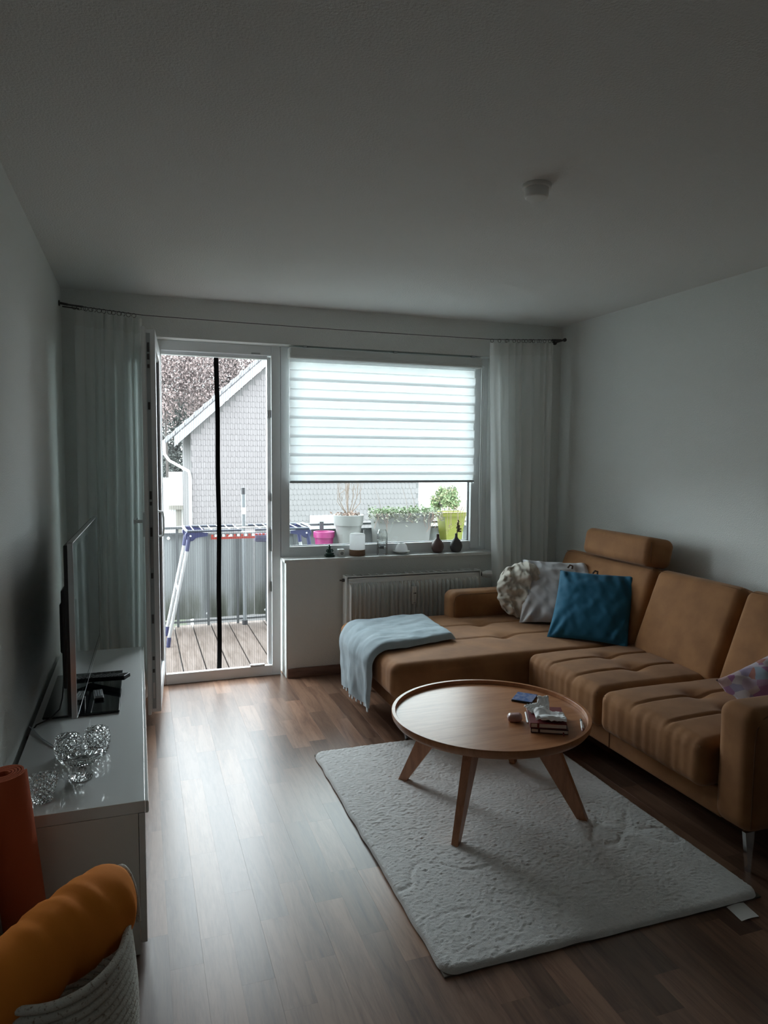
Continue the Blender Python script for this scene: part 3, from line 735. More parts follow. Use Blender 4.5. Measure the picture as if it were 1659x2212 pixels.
# ------------------------------------------------------------------ round coffee table
TX, TY, TZ, TR = 1.43, 2.68, .42, .43
tab = thing('coffee_table', 'round oak coffee table with raised rim and splayed legs', 'coffee table', (TX, TY, .018))
part('table_top', G().lathe([(.0005, TZ-.034), (TR-.02, TZ-.034), (TR-.02, TZ-.017), (.0005, TZ-.016)], (TX, TY, 0), 96, capb=False, capt=False), 'oak_top', tab, smooth=30)
part('rim', G().lathe([(TR-.022, TZ-.036), (TR-.012, TZ-.036), (TR-.002, TZ-.022), (TR, TZ-.004), (TR-.002, TZ), (TR-.016, TZ), (TR-.018, TZ-.002), (TR-.021, TZ-.016)], (TX, TY, 0), 96, capb=False, capt=False), 'oak_top', tab, smooth=40)
part('hub', G().box(TX-.17, TX+.17, TY-.02, TY+.02, TZ-.065, TZ-.033, .004).box(TX-.02, TX+.02, TY-.17, TY+.17, TZ-.065, TZ-.033, .004), 'oak_leg', tab)
for sx in (-1, 1):
    for sy in (-1, 1):
        d = Vector((sx, sy, 0)).normalized(); s_ = Vector((-d.y, d.x, 0))
        top_o, top_i = .30, .14; fo, fi = .432, .392
        vs_ = []
        for w, tk in ((-1, 1), (1, 1)):
            for (rad_, z_, th) in ((top_i, TZ-.034, .02), (top_o-.03, TZ-.034, .02), (fo, .018, .013), (fi, .018, .013)):
                q = Vector((TX, TY, 0))+d*rad_+s_*w*th; vs_.append((q.x, q.y, z_))
        g = G().add(vs_, [(0, 1, 2, 3), (7, 6, 5, 4), (0, 4, 5, 1), (1, 5, 6, 2), (2, 6, 7, 3), (3, 7, 4, 0)])
        part('leg', g, 'oak_leg', tab, smooth=20)
ZT = TZ-.016
# ---- things on the table
ph_ = thing('card_case', 'flat dark edged case with blue pattern lying on the table', 'case', (1.676, 2.804, ZT))
Mp = Matrix.Translation((1.676, 2.804, ZT)) @ Matrix.Rotation(math.radians(46), 4, 'Z')
part('body', G().box(-.060, .060, -.049, .049, 0, .008, .0035, 3).xform(Mp), 'phone_case', ph_)
part('back_print', G().box(-.057, .057, -.046, .046, .0078, .0088, .0003).xform(Mp), 'print_blue', ph_, label='blue painted case back')
g = G().rbox(1.492, 2.572, ZT+.0165, .031, .023, .017, .0165, 6, (2, 2, 1), lambda p: (p[0]*(1+.08*nz(p[1]*30, 1)), p[1]*(1+6*p[0]*.3), p[2]+.003*nz(p[0]*25, p[1]*25)), Matrix.Rotation(math.radians(-25), 3, 'Z'))
solid('polished_stone', g, 'stone_pink', 'polished rose pink stone lying on the table', 'stone', (1.492, 2.572, ZT), 70)
def book(name, label, M_, z, th, w, d, cov, band):
    b_ = thing(name, label, 'notebook', tuple((M_ @ Vector((0, 0, z)))), 'notebooks stacked on the table')
    part('pages', G().box(-w/2+.004, w/2-.003, -d/2+.003, d/2-.003, z+.0025, z+th-.0025).xform(M_), 'paper', b_, smooth=0)
    part('cover', G().box(-w/2, w/2, -d/2, d/2, z, z+.0027, .001).box(-w/2, w/2, -d/2, d/2, z+th-.0027, z+th, .001).box(-w/2, -w/2+.003, -d/2, d/2, z, z+th, .001).xform(M_), cov, b_)
    part('elastic_band', G().box(-w*.28-.004, -w*.28+.004, -d/2-.0012, -d/2, z, z+th).box(-w*.28-.004, -w*.28+.004, -d/2, d/2, z+th, z+th+.001).xform(M_), band, b_, smooth=0)
    return b_
Mb = Matrix.Translation((1.604, 2.494, ZT)) @ Matrix.Rotation(math.radians(-28), 4, 'Z')
Mb2 = Matrix.Translation((1.600, 2.502, ZT)) @ Matrix.Rotation(math.radians(-26), 4, 'Z')
lo = book('notebook', 'dark notebook lying under the red notebook on the table', Mb, .0004, .018, .15, .20, 'book_dark', 'book_dark')
part('ribbon', G().grid(lambda u, v: (.052+.006*u, -.101-.018*v, .010-.009*v), 1, 4).xform(Mb), 'book_red', lo)
up = book('notebook', 'dark red notebook on top of the stack under the tissue', Mb2, .0190, .021, .148, .20, 'book_red', 'book_red')
Mpen = Mb2
pn = thing('ballpoint_pen', 'silver pen clipped along the spine of the notebooks', 'pen', tuple(Mpen @ Vector((-.08, 0, .03))), 'pens on the table')
part('barrel', G().tube([(-.0805, -.075, .029), (-.0805, .045, .029)], .0042, 10).xform(Mpen), 'pen_white', pn)
part('clip', G().box(-.087, -.0845, -.07, -.03, .028, .031).xform(Mpen), 'pen_silver', pn)
# tissue: two crumpled folded sheets
def tis(w, h, M_, seed, lift):
    def f(sg): return lambda u, v: ((u-.5)*w*(1+.1*nz(v*3, seed)), (v-.5)*h*(1+.15*nz(u*3, seed+2)), lift(u, v)+.010*abs(nz(u*4+seed, v*4))+.004*nz(u*11, v*11, seed)+(sg*.004 if 0 < u < 1 and 0 < v < 1 else 0)+.0045)
    g_ = G().grid(f(1), 26, 26).grid(f(-1), 26, 26); g_.xform(M_); return g_
ts = thing('paper_tissue', 'crumpled white tissue lying on the red notebook', 'tissue', tuple(Mb2 @ Vector((0, 0, .0405))))
part('folded_sheet', tis(.125, .11, Mb2 @ Matrix.Translation((.012, -.035, .040)), 4, lambda u, v: .022*math.exp(-((u-.25)**2+(v-.85)**2)/.05)+.010*math.exp(-((v-.2)**2)/.05)), 'tissue_white', ts, smooth=70)
part('folded_sheet', tis(.10, .05, Mb2 @ Matrix.Translation((-.035, .045, .040)) @ Matrix.Rotation(math.radians(35), 4, 'Z'), 8, lambda u, v: .016*v), 'tissue_white', ts, smooth=70)
part('raised_corner', tis(.05, .075, Mb2 @ Matrix.Translation((-.005, .072, .058)) @ Matrix.Rotation(math.radians(48), 4, 'X'), 2, lambda u, v: .0), 'tissue_white', ts, smooth=70)
Mq = Matrix.Translation((1.730, 2.434, ZT+.005)) @ Matrix.Rotation(math.radians(-32), 4, 'Z')
pn2 = thing('ballpoint_pen', 'white pen with red tip lying near the table rim', 'pen', tuple(Mq @ Vector((0, 0, -.005))), 'pens on the table')
part('barrel', G().tube([(0, -.038, 0), (0, .035, 0)], .005, 10).xform(Mq), 'pen_white', pn2)
part('grip', G().tube([(0, .035, 0), (0, .062, 0), (0, .066, 0)], [.005, .0052, .003], 10).xform(Mq), 'grip_black', pn2)
part('tip', G().tube([(0, -.038, 0), (0, -.05, 0), (0, -.066, 0)], [.005, .0046, .0015], 10).xform(Mq), 'pen_red', pn2)
part('clip', G().box(.0045, .0075, -.035, .005, -.0015, .0015).xform(Mq), 'pen_silver', pn2)
#--PART4--
# ------------------------------------------------------------------ television cabinet
CY0, CY1, CZ = 2.165, 3.962, .485
cab = thing('tv_cabinet', 'long low glossy white sideboard along the left wall', 'sideboard', (-.2, 3.06, 0))
part('top_panel', G().box(-.400, .0, CY0, CY1, CZ-.036, CZ, .0015), 'gloss_white', cab)
part('side_panel', G().box(-.400, -.020, CY0+.001, CY0+.019, .0, CZ-.0375, .001), 'satin_white', cab)
part('side_panel', G().box(-.400, -.020, CY1-.019, CY1-.001, .0, CZ-.0375, .001), 'satin_white', cab)
part('bottom_panel', G().box(-.398, -.022, CY0+.02, CY1-.02, .05, .07), 'satin_white', cab)
part('back_panel', G().box(-.399, -.394, CY0+.02, CY1-.02, .02, CZ-.038), 'satin_white', cab)
part('plinth', G().box(-.05, -.04, CY0+.02, CY1-.02, .0, .05), 'satin_white', cab)
for k in range(3):
    y0 = CY0+.001+k*(CY1-CY0)/3; y1 = CY0-.001+(k+1)*(CY1-CY0)/3
    d_ = part('door_front', G().box(-.0185, .0, y0+.001, y1-.001, .036, CZ-.0385, .0015), 'gloss_white', cab)
    part('handle_lip', G().prism([(.0006, CZ-.040), (.008, CZ-.0395), (.0105, CZ-.035), (.0105, CZ-.006), (.008, CZ-.002), (.0006, CZ-.002)], y0+.001, y1-.001), 'gloss_white', d_, smooth=50)

# ---- television
tv = thing('television', 'flat black television with silver edge on glass stand', 'television', (-.225, 3.235, CZ))
TVM = frame3((-.220, 3.235, 0), (.020, 1.0, 0), (0, 0, 1))      # local x along the width, y up, z to the screen side
TVM = TVM @ Matrix.Identity(4)
hw = .56; tz0, tz1 = .578, 1.212
def tvp(name, boxes, m, parent=tv, r=.002, **k):
    g_ = G()
    for b in boxes: g_.box(*b, r=r)
    g_.xform(TVM); return part(name, g_, m, parent, **k)
tvp('screen', [(-hw+.003, hw-.003, tz0+.003, tz1-.003, .004, .0075)], 'screen_glass', r=.001)
tvp('bezel', [(-hw, -hw+.004, tz0, tz1, -.010, .0085), (hw-.004, hw, tz0, tz1, -.010, .0085), (-hw, hw, tz1-.004, tz1, -.010, .0085), (-hw, hw, tz0, tz0+.004, -.010, .0085)], 'steel', r=.001)
tvp('inner_border', [(-hw+.003, hw-.003, tz1-.030, tz1-.004, .0072, .0082)], 'black_gloss', r=0)
tvp('inner_border', [(-hw+.003, hw-.003, tz0+.004, tz0+.035, .0072, .0082)], 'black_gloss', r=0)
bh = tvp('back_housing', [(-hw+.006, hw-.006, tz0+.006, tz1-.01, -.024, .003)], 'black_plastic', r=.004)
tvp('back_bulge', [(-.40, .40, tz0+.06, tz0+.44, -.055, -.022), (-.26, .26, tz0+.16, tz0+.36, -.078, -.05)], 'black_plastic', bh, r=.008)
for k in range(5): tvp('connector', [(-.27-.002, -.255, tz0+.19+k*.035, tz0+.205+k*.035, -.070, -.060)], 'key_rubber', bh, r=.001)
st_ = tvp('stand_neck', [(-.05, .05, CZ+.012, tz0+.10, -.030, -.012)], 'black_gloss', r=.004)
part('stand_base', G().box(-.372, -.090, 2.955, 3.512, CZ+.0035, CZ+.0115, .003, 2).box(-.36, -.10, 2.97, 3.50, CZ+.0002, CZ+.004), 'black_gloss', tv)
part('base_edge', G().box(-.0905, -.0885, 2.954, 3.513, CZ+.003, CZ+.012), 'chrome', tv, smooth=0)
cb = thing('power_cable', 'black cable trailing from the television to the wall', 'cable', (-.3, 3.0, CZ))
g = G().tube([(-.285, 3.0, .72), (-.295, 2.99, .62), (-.30, 2.98, .56), (-.31, 2.97, .52), (-.345, 2.95, CZ+.006), (-.385, 2.90, CZ+.006), (-.41, 2.85, CZ-.02), (-.411, 2.85, .3)], .0035, 7)
part('cord', g, 'black_plastic', cb)
cb2 = thing('white_cable', 'thin grey cord lying across the sideboard top', 'cable', (-.3, 2.7, CZ))
part('cord', G().tube([(-.41, 2.90, CZ+.003), (-.39, 2.86, CZ+.003), (-.35, 2.76, CZ+.003), (-.30, 2.67, CZ+.003), (-.25, 2.63, CZ+.003)], .0022, 6), 'frame_grey', cb2)

# ---- remotes on the television base
def remote(label, M_, L, w, h, rows_, cols, mk):
    r_ = thing('remote_control', label, 'remote control', tuple(M_ @ Vector((0, 0, 0))), 'remotes by the television')
    part('body', G().box(-w/2, w/2, -L/2, L/2, 0, h, .005, 3).xform(M_), 'black_plastic', r_)
    for i in range(rows_):
        for j in range(cols):
            x = (j-(cols-1)/2)*w*.78/cols; y = L/2-.022-i*(L-.04)/rows_
            part('button', G().box(x-w*.28/cols, x+w*.28/cols, y-.0038, y+.0038, h-.001, h+.002, .001).xform(M_), mk, r_)
    return r_
zb_ = CZ+.0118
M1 = Matrix.Translation((-.150, 3.315, zb_+.019)) @ Matrix.Rotation(math.radians(62), 4, 'Z') @ Matrix.Rotation(math.radians(-7), 4, 'X')
remote('large black remote lying across the television stand', M1, .20, .055, .020, 9, 3, 'key_rubber')
M2 = Matrix.Translation((-.178, 3.155, zb_)) @ Matrix.Rotation(math.radians(6), 4, 'Z')
remote('small grey keyed remote lying on the television stand', M2, .12, .038, .012, 6, 3, 'frame_grey')

# ---- cut glass on the sideboard
def diamond(n, m_, amp):
    return lambda a, z, i: 1+amp*(abs(math.sin(n*a/2+z*m_))+abs(math.sin(n*a/2-z*m_))-1)
def votive(label, x, y, rb, rt, h, bulge=0):
    N = 20; o = []; inn = []
    for i in range(N+1):
        u = i/N; o.append((rb+(rt-rb)*u+bulge*math.sin(u*PI), CZ+.0005+h*u))
    for i in range(N+1):
        u = 1-i/N; inn.append((max(.004, rb+(rt-rb)*u+bulge*math.sin(u*PI)-.006), CZ+.012+(h-.0125)*u))
    c = thing('tealight_glass', label, 'candle holder', (x, y, CZ), 'glass candle holders on the sideboard')
    k = diamond(14, 150, .11)
    part('bowl', G().lathe(o+inn, (x, y, 0), 64, fn=lambda a, z, i: k(a, z, i) if i <= N else 1), 'crystal', c, smooth=0)
votive('cut glass tealight bowl standing near the sideboard corner', -.290, 2.262, .026, .044, .070)
votive('cut glass bowl behind the pedestal, on the wall side', -.246, 2.570, .034, .036, .074, .007)
votive('cut glass bowl behind the pedestal, towards the room', -.156, 2.590, .034, .036, .080, .007)
pd = thing('pedestal_candle_holder', 'ribbed glass pedestal candle holder with a wide dish', 'candle holder', (-.190, 2.385, CZ), 'glass candle holders on the sideboard')
rib = lambda a, z, i: 1+.022*math.cos(44*a)
part('foot', G().lathe([(.030, CZ+.0005), (.0335, CZ+.004), (.033, CZ+.012), (.027, CZ+.030), (.0225, CZ+.038), (.022, CZ+.052), (.028, CZ+.060)], (-.190, 2.385, 0), 88, fn=rib), 'crystal', pd, smooth=25)
part('dish', G().lathe([(.028, CZ+.0602), (.056, CZ+.0625), (.0635, CZ+.068), (.0645, CZ+.081), (.0615, CZ+.082), (.0595, CZ+.070), (.010, CZ+.067), (.004, CZ+.0665)], (-.190, 2.385, 0), 88, fn=rib), 'crystal', pd, smooth=25)

# ------------------------------------------------------------------ rolled mat, basket and cushion beside the sideboard
mt_ = thing('rolled_mat', 'rust red rolled exercise mat leaning in the corner', 'exercise mat', (-.33, 2.06, 0))
def spiral():
    g_ = G(); N = 150; turns = 5.0; pts = []
    for i in range(N+1):
        a = i/N*turns*2*PI; r = .014+.0078*a/(2*PI)*1.02; pts.append((r, a))
    th = .0056; vs_ = []
    for (r, a) in pts:
        for rr in (r, r+th):
            for z in (0.0, .655): vs_.append((rr*math.cos(a), rr*math.sin(a), z))
    fs_ = []
    for i in range(N):
        b, c = i*4, i*4+4
        fs_ += [(b, c, c+1, b+1), (b+2, b+3, c+3, c+2), (b+1, c+1, c+3, b+3), (b, b+2, c+2, c)]
    fs_ += [(0, 1, 3, 2), (N*4, N*4+2, N*4+3, N*4+1)]
    return g_.add(vs_, fs_)
part('foam_roll', spiral().xform(Matrix.Translation((-.300, 2.085, .004)) @ Matrix.Rotation(math.radians(-5.5), 4, 'Y')), 'mat_rust', mt_, smooth=50)
bx, by, brx, bry, bh_ = -.222, 1.735, .182, .205, .380
bs = thing('rope_basket', 'white cotton rope basket holding the orange cushion', 'basket', (bx, by, 0))
NR = 18
for k in range(NR):
    z = .010+k*(bh_-.012)/(NR-1); u = k/(NR-1)
    s_ = 1+.05*math.sin(u*PI)-.03*u
    zz = lambda a: z+(.012*u*math.sin(a*2+.6))-.06*u*u*max(0, math.cos(a-2.3))
    pts = [(bx+brx*s_*math.cos(a)*(1+.012*math.sin(3*a+k*.2)), by+bry*s_*math.sin(a), zz(a)) for a in [j/56*2*PI for j in range(56)]]
    part('rope_coil', G().tube(pts, .0098, 10, closed=True), 'rope_white', bs, smooth=60)
part('base_disc', G().lathe([(.01, .002), (brx-.01, .002), (brx-.01, .016), (.01, .016)], (bx, by, 0), 40), 'rope_white', bs)
for (a0, tag) in ((.55, 0), (.55+PI, 1)):
    cx_, cy_ = bx+brx*math.cos(a0)*1.0, by+bry*math.sin(a0)*1.0
    tx, ty = -math.sin(a0), math.cos(a0)
    for off in (0, .016):
        pts = [(cx_+tx*.062*math.cos(q)+off*.9*math.cos(a0), cy_+ty*.062*math.cos(q)+off*math.sin(a0), bh_-.03+.115*math.sin(q)) for q in [i/16*PI for i in range(17)]]
        part('handle', G().tube(pts, .008, 8), 'rope_white', bs, smooth=60)
def crescent():
    P = [Vector(q) for q in ((-.405, 1.52, .345), (-.385, 1.545, .355), (-.31, 1.605, .372), (-.235, 1.67, .388), (-.165, 1.735, .400), (-.115, 1.79, .402), (-.088, 1.825, .396), (-.076, 1.84, .392))]
    R = [.02, .075, .088, .094, .099, .096, .080, .02]
    N = 60; g_ = G(); pts = []; rr = []
    def cr(a, b, c, d, t_): return .5*((2*b)+(c-a)*t_+(2*a-5*b+4*c-d)*t_*t_+(3*b-a-3*c+d)*t_**3)
    n = len(P)
    for i in range(N+1):
        w = i/N*(n-1); k = min(int(w), n-2); t_ = w-k
        a, b, c, d = P[max(k-1, 0)], P[k], P[k+1], P[min(k+2, n-1)]
        pts.append(cr(a, b, c, d, t_)); rr.append(max(.012, cr(R[max(k-1, 0)], R[k], R[k+1], R[min(k+2, n-1)], t_)))
    g_.tube(pts, rr, 40)
    for i, q in enumerate(g_.v):
        k = nz(q[0]*9, q[1]*9, q[2]*5)*.013+.009*nz((q[0]+q[1])*24, (q[0]-q[1])*7, q[2]*9)
        d = Vector(q)-Vector((-.23, 1.68, .42)); d.normalize(); g_.v[i] = (q[0]+d.x*k, q[1]+d.y*k, max(.30, q[2]+d.z*k))
    return g_
cu = thing('bolster_cushion', 'orange cotton bolster cushion stuffed into the basket', 'cushion', (-.23, 1.70, .33))
part('cover', crescent(), 'cushion_orange', cu, smooth=80)
part('seam', G().tube([(-.34, 1.535, .345), (-.27, 1.592, .355), (-.20, 1.655, .368), (-.13, 1.70, .375), (-.075, 1.755, .375)], .0018, 5), 'cushion_orange', cu)

# ------------------------------------------------------------------ things on the window sill
SZ = .8222
def at(x, y=4.715): return (x, y, SZ)
fg = thing('seated_figurine', 'small dark green seated figurine on the window sill', 'figurine', at(1.243))
x, y = 1.243, 4.715
part('plinth', G().box(x-.031, x+.031, y-.024, y+.024, SZ, SZ+.014, .003, 2), 'statue_green', fg)
def blob(pts, seg=10):
    g_ = G()
    for (c, r) in pts:
        N = 7; g_.lathe([(r[0]*math.sin(max(.05, i/N*PI)) if 0 < i < N else .0008, r[2]*-math.cos(i/N*PI)) for i in range(N+1)], c, seg, axis=Matrix.Diagonal((1, r[1]/r[0], 1)))
    return g_
part('folded_legs', blob([((x-.014, y-.006, SZ+.021), (.017, .013, .009)), ((x+.014, y-.006, SZ+.021), (.017, .013, .009)), ((x, y-.012, SZ+.020), (.020, .011, .008))]), 'statue_green', fg, smooth=60)
part('torso', blob([((x, y, SZ+.036), (.016, .013, .019)), ((x, y, SZ+.048), (.013, .010, .012))]), 'statue_green', fg, smooth=60)
part('arm', G().tube([(x-.014, y, SZ+.052), (x-.023, y-.004, SZ+.040), (x-.015, y-.012, SZ+.030)], [.005, .0045, .004], 8), 'statue_green', fg)
part('arm', G().tube([(x+.014, y, SZ+.052), (x+.023, y-.004, SZ+.042), (x+.017, y-.012, SZ+.034)], [.005, .0045, .004], 8), 'statue_green', fg)
part('head', blob([((x-.001, y-.002, SZ+.065), (.010, .010, .012)), ((x-.002, y-.001, SZ+.077), (.005, .005, .007))]), 'statue_green', fg, smooth=60)
cd_ = thing('cube_candle', 'small white cube tealight holder with dark flower motif', 'candle holder', at(1.324))
x = 1.324
part('cube', G().box(x-.024, x+.024, y-.024, y+.024, SZ, SZ+.050, .006, 3), 'wax_white', cd_)
for i in range(5):
    a = i/5*2*PI+.3
    part('petal', G().lathe([(.0038, 0), (.003, .0008)], (x+.008*math.cos(a)+.002, y-.0242, SZ+.022+.008*math.sin(a)), 10, axis=Matrix.Rotation(PI/2, 3, 'X')), 'flower_ink', cd_)
part('flower_heart', G().lathe([(.003, 0), (.0024, .0009)], (x+.002, y-.0242, SZ+.022), 10, axis=Matrix.Rotation(PI/2, 3, 'X')), 'flower_ink', cd_)
part('candle_well', G().lathe([(.014, .0), (.014, .0012)], (x, y, SZ+.0495), 20), 'paper', cd_)
lp = thing('table_lamp', 'white cylinder lamp on a round wood base', 'lamp', at(1.446, 4.722))
part('base', G().lathe([(.053, 0), (.056, .003), (.056, .040), (.054, .043)], at(1.446, 4.722), 48), 'lamp_wood', lp)
part('shade', G().lathe([(.0535, .0432), (.0545, .046), (.0545, .146), (.052, .152), (.046, .155), (.002, .156)], at(1.446, 4.722), 48, capt=True), 'lamp_shade', lp, smooth=50)
tl = thing('lantern', 'clear glass lantern held in a thin metal stand', 'lantern', at(1.632, 4.722))
x, y = 1.632, 4.722
part('glass', G().lathe([(.018, .045), (.028, .052), (.036, .085), (.038, .115), (.035, .150), (.026, .178), (.024, .178), (.033, .150), (.036, .115), (.034, .085), (.026, .055), (.004, .049)], at(x, y), 24, fn=lambda a, z, i: 1+.03*math.cos(12*a)), 'crystal', tl, smooth=40)
for i in range(4):
    a = i*PI/2+.35; lx, ly = x+.045*math.cos(a), y+.042*math.sin(a)
    part('stand_leg', G().tube([(lx, ly, SZ), (lx, ly, SZ+.102)], .0022, 7), 'stand_wire', tl)
for i in range(2):
    a = i*PI/2+.35; part('stand_bar', G().tube([(x+.045*math.cos(a), y+.042*math.sin(a), SZ+.042), (x-.045*math.cos(a), y-.042*math.sin(a), SZ+.042)], .002, 7), 'stand_wire', tl)
part('tealight', G().lathe([(.016, .052), (.016, .066)], at(x, y), 20), 'wax_white', tl)
dm = thing('porcelain_dome', 'white porcelain dome tealight holder on a saucer', 'candle holder', at(1.780, 4.722))
part('saucer', G().lathe([(.026, .0), (.034, .002), (.054, .014), (.061, .018), (.060, .0205), (.046, .018), (.002, .016)], at(1.780, 4.722), 40), 'porcelain', dm, smooth=50)
part('dome', G().lathe([(.044, .0185), (.045, .026), (.043, .042), (.036, .060), (.024, .073), (.010, .079), (.001, .080)], at(1.780, 4.722), 40), 'lamp_shade', dm, smooth=50)
def vase(name, label, x, m_, y=4.712):
    v_ = thing('bottle_vase', label, 'vase', at(x, y), 'bottle vases on the window sill')
    part('body', G().lathe([(.026, 0), (.034, .004), (.044, .028), (.046, .045), (.042, .064), (.030, .084), (.0165, .098), (.0105, .108), (.0098, .132), (.0115, .135), (.0085, .135), (.007, .11), (.002, .10)], at(x, y), 36), m_, v_, smooth=50)
    return v_
vase('bottle_vase', 'round reddish brown bottle vase, empty, on the window sill', 2.058, 'vase_brown')
v2 = vase('bottle_vase', 'round dark grey bottle vase holding dried sprigs', 2.206, 'vase_grey')
rn = random.Random(5)
for k in range(5):
    tx_, ty_, tz_ = .018+.010*k*(.5), rn.uniform(-.01, .01), .23-.02*k
    pts = [(2.206, 4.712, SZ+.10), (2.206+tx_*.3, 4.712+ty_*.5, SZ+.15), (2.206+tx_, 4.712+ty_, SZ+tz_)]
    s_ = part('sprig', G().tube(pts, .0016, 5), 'dry_plant', v2)
    for j in range(9):
        u = .45+.55*j/8; q = Vector(pts[1]).lerp(Vector(pts[2]), max(0, (u-.4)/.6))
        part('seed_head', G().rbox(q.x+rn.uniform(-.006, .006), q.y+rn.uniform(-.006, .006), q.z, .0045, .0035, .006, .003, 1), 'dry_plant', s_)

# ------------------------------------------------------------------ ceiling
sd = thing('smoke_detector', 'round white smoke detector fixed to the ceiling', 'smoke detector', (1.372, 2.30, ZC))
part('base_plate', G().lathe([(.050, -.014), (.052, -.012), (.052, -.0005), (.050, 0)], (1.372, 2.30, ZC), 40), 'porcelain', sd)
part('cover', G().lathe([(.002, -.047), (.036, -.047), (.041, -.044), (.043, -.038), (.043, -.0145)], (1.372, 2.30, ZC), 40), 'porcelain', sd, smooth=50)
#--PART5--
# ------------------------------------------------------------------ balcony
DZ = -.03
deck = struct('balcony_floor', G().box(-1.2, 4.6, YW+.26, 6.62, -.20, -.062), 'soffit', label='weathered timber balcony deck')
k = 0; x = -1.165
while x < 4.5:
    part('deck_board', G().box(x+.004, x+.156, YW+.27, 6.56, -.058, DZ, .003), 'deck_wood', deck)
    x += .1605
struct('balcony_wall', G().box(-1.3, DX0, YW+.25, YW+.30, -.2, 2.7).box(WX1, 4.7, YW+.25, YW+.30, -.2, 2.7).box(DX1, WX1, YW+.25, YW+.30, -.2, .80), 'render_white', label='outer face of the house wall')
part('outer_sill', G().box(DX1-.02, WX1+.02, YF+.075, YW+.34, .80, .825, .004), 'frame_grey', bpy.data.objects['balcony_wall'])
RY = 6.50
rl = thing('balcony_railing', 'grey balcony railing with weather stained screen panels', 'railing', (1.6, RY, DZ))
def screen(x0, x1):
    n = int((x1-x0)/.0135)
    return G().grid(lambda u, v: (x0+(x1-x0)*u, RY+.025+.010*(abs((u*(x1-x0)/.066) % 2-1)) + .006*math.sin(u*5), .035+.785*v-.006*math.sin(u*4)*(1-v)), n, 8)
px = -1.13
while px < 4.45:
    part('screen_panel', screen(px, px+1.06), 'balcony_screen', rl, smooth=0); px += 1.066
for i in range(-5, 16):
    x = .312+.2655*i
    part('post', G().box(x-.011, x+.011, RY-.005, RY+.012, -.03, .86, .002), 'railing_grey', rl)
part('handrail', G().box(-1.15, 4.55, RY-.030, RY+.030, .858, .880, .004), 'railing_grey', rl)
part('upper_rail', G().box(-1.15, 4.55, RY-.004, RY+.010, .806, .824, .002), 'railing_grey', rl)
part('lower_rail', G().box(-1.15, 4.55, RY-.004, RY+.010, .004, .022, .002), 'railing_grey', rl)
for i in range(-2, 8):
    x = .24+.53*i
    part('tie_button', G().lathe([(.014, 0), (.012, .006)], (x, RY+.02, .775), 12, axis=Matrix.Rotation(PI/2, 3, 'X')), 'frame_white', rl)
    part('tie_button', G().lathe([(.011, 0), (.010, .006)], (x+.33, RY+.02, .075), 12, axis=Matrix.Rotation(PI/2, 3, 'X')), 'frame_white', rl)

# ---- drying rack
dr = thing('drying_rack', 'white and navy clothes drying rack standing on the balcony', 'drying rack', (.85, 5.95, DZ))
RYN, RYF = 5.84, 6.22; RZ = .885
def joint(x, y, sg):
    part('joint', G().lathe([(.040, -.012), (.043, -.009), (.043, .009), (.040, .012)], (x, y, RZ-.018), 24, axis=Matrix.Rotation(PI/2, 3, 'X')), 'rack_navy', dr)
    part('joint_arm', G().prism([(x, RZ+.018), (x+sg*.135, RZ+.005), (x+sg*.135, RZ-.022), (x+sg*.06, RZ-.030), (x, RZ-.050)], y-.014, y+.014), 'rack_navy', dr)
    part('rivet', G().lathe([(.008, 0), (.006, .003)], (x, y-.0125, RZ-.018), 10, axis=Matrix.Rotation(PI/2, 3, 'X')), 'frame_white', dr)
    part('leg_socket', G().tube([(x-sg*.012, y, RZ-.02), (x-sg*.030, y, RZ-.14)], .017, 10), 'rack_navy', dr)
    part('leg', G().tube([(x-sg*.028, y, RZ-.13), (x-sg*.178, y, DZ+.07)], .0145, 10), 'rack_white', dr)
    part('foot', G().tube([(x-sg*.176, y, DZ+.08), (x-sg*.186, y, DZ)], .017, 10), 'rack_navy', dr)
for (x, sg) in ((.385, 1), (1.335, -1)):
    for y in (RYN, RYF): joint(x, y, sg)
    part('cross_brace', G().tube([(x-sg*.10, RYN, .42), (x-sg*.10, RYF, .42)], .008, 8), 'rack_white', dr)
for y in (RYN, RYF): part('side_rail', G().tube([(.39, y, RZ), (1.33, y, RZ)], .009, 8), 'rack_white', dr)
part('end_rail', G().tube([(.365, RYN, RZ+.012), (.345, RYN+.05, RZ+.030), (.345, RYF-.05, RZ+.030), (.365, RYF, RZ+.012)], .012, 10), 'rack_dark', dr)
part('end_rail', G().tube([(1.355, RYN, RZ+.012), (1.375, RYN+.05, RZ+.030), (1.375, RYF-.05, RZ+.030), (1.355, RYF, RZ+.012)], .012, 10), 'rack_dark', dr)
for (a, b) in ((.36, .79), (.90, 1.355)):
    for y in (RYN-.01, RYF+.01): part('wing_tube', G().tube([(a, y, RZ+.020), (b, y, RZ+.020)], .0105, 10), 'rack_dark', dr)
    n = 6
    for i in range(n): 
        x = a+.05+(b-a-.07)*i/(n-1); part('hanging_rod', G().tube([(x, RYN-.005, RZ+.026), (x, RYF+.005, RZ+.026)], .0042, 6), 'rack_white', dr)
cs = thing('clip_strip', 'red and white peg strip clipped under the drying rack', 'clothes pegs', (.68, RYN, .84))
for i in range(12):
    x = .545+i*.030
    part('peg', G().box(x, x+.020, RYN-.018, RYN-.002, RZ-.030, RZ-.012, .002), 'clip_red' if i % 2 == 0 else 'frame_white', cs)
part('chain', G().box(.545, .90, RYN-.012, RYN-.008, RZ-.050, RZ-.032), 'clip_red', cs, smooth=0)
for i in range(5):
    x = 1.02-i*.030
    part('peg', G().box(x, x+.022, RYN-.018, RYN-.002, RZ-.026, RZ-.012, .002), 'clip_red', cs)
bg_ = thing('peg_bag', 'lilac blue fabric peg bag hanging from the drying rack', 'bag', (1.02, 5.92, .78))
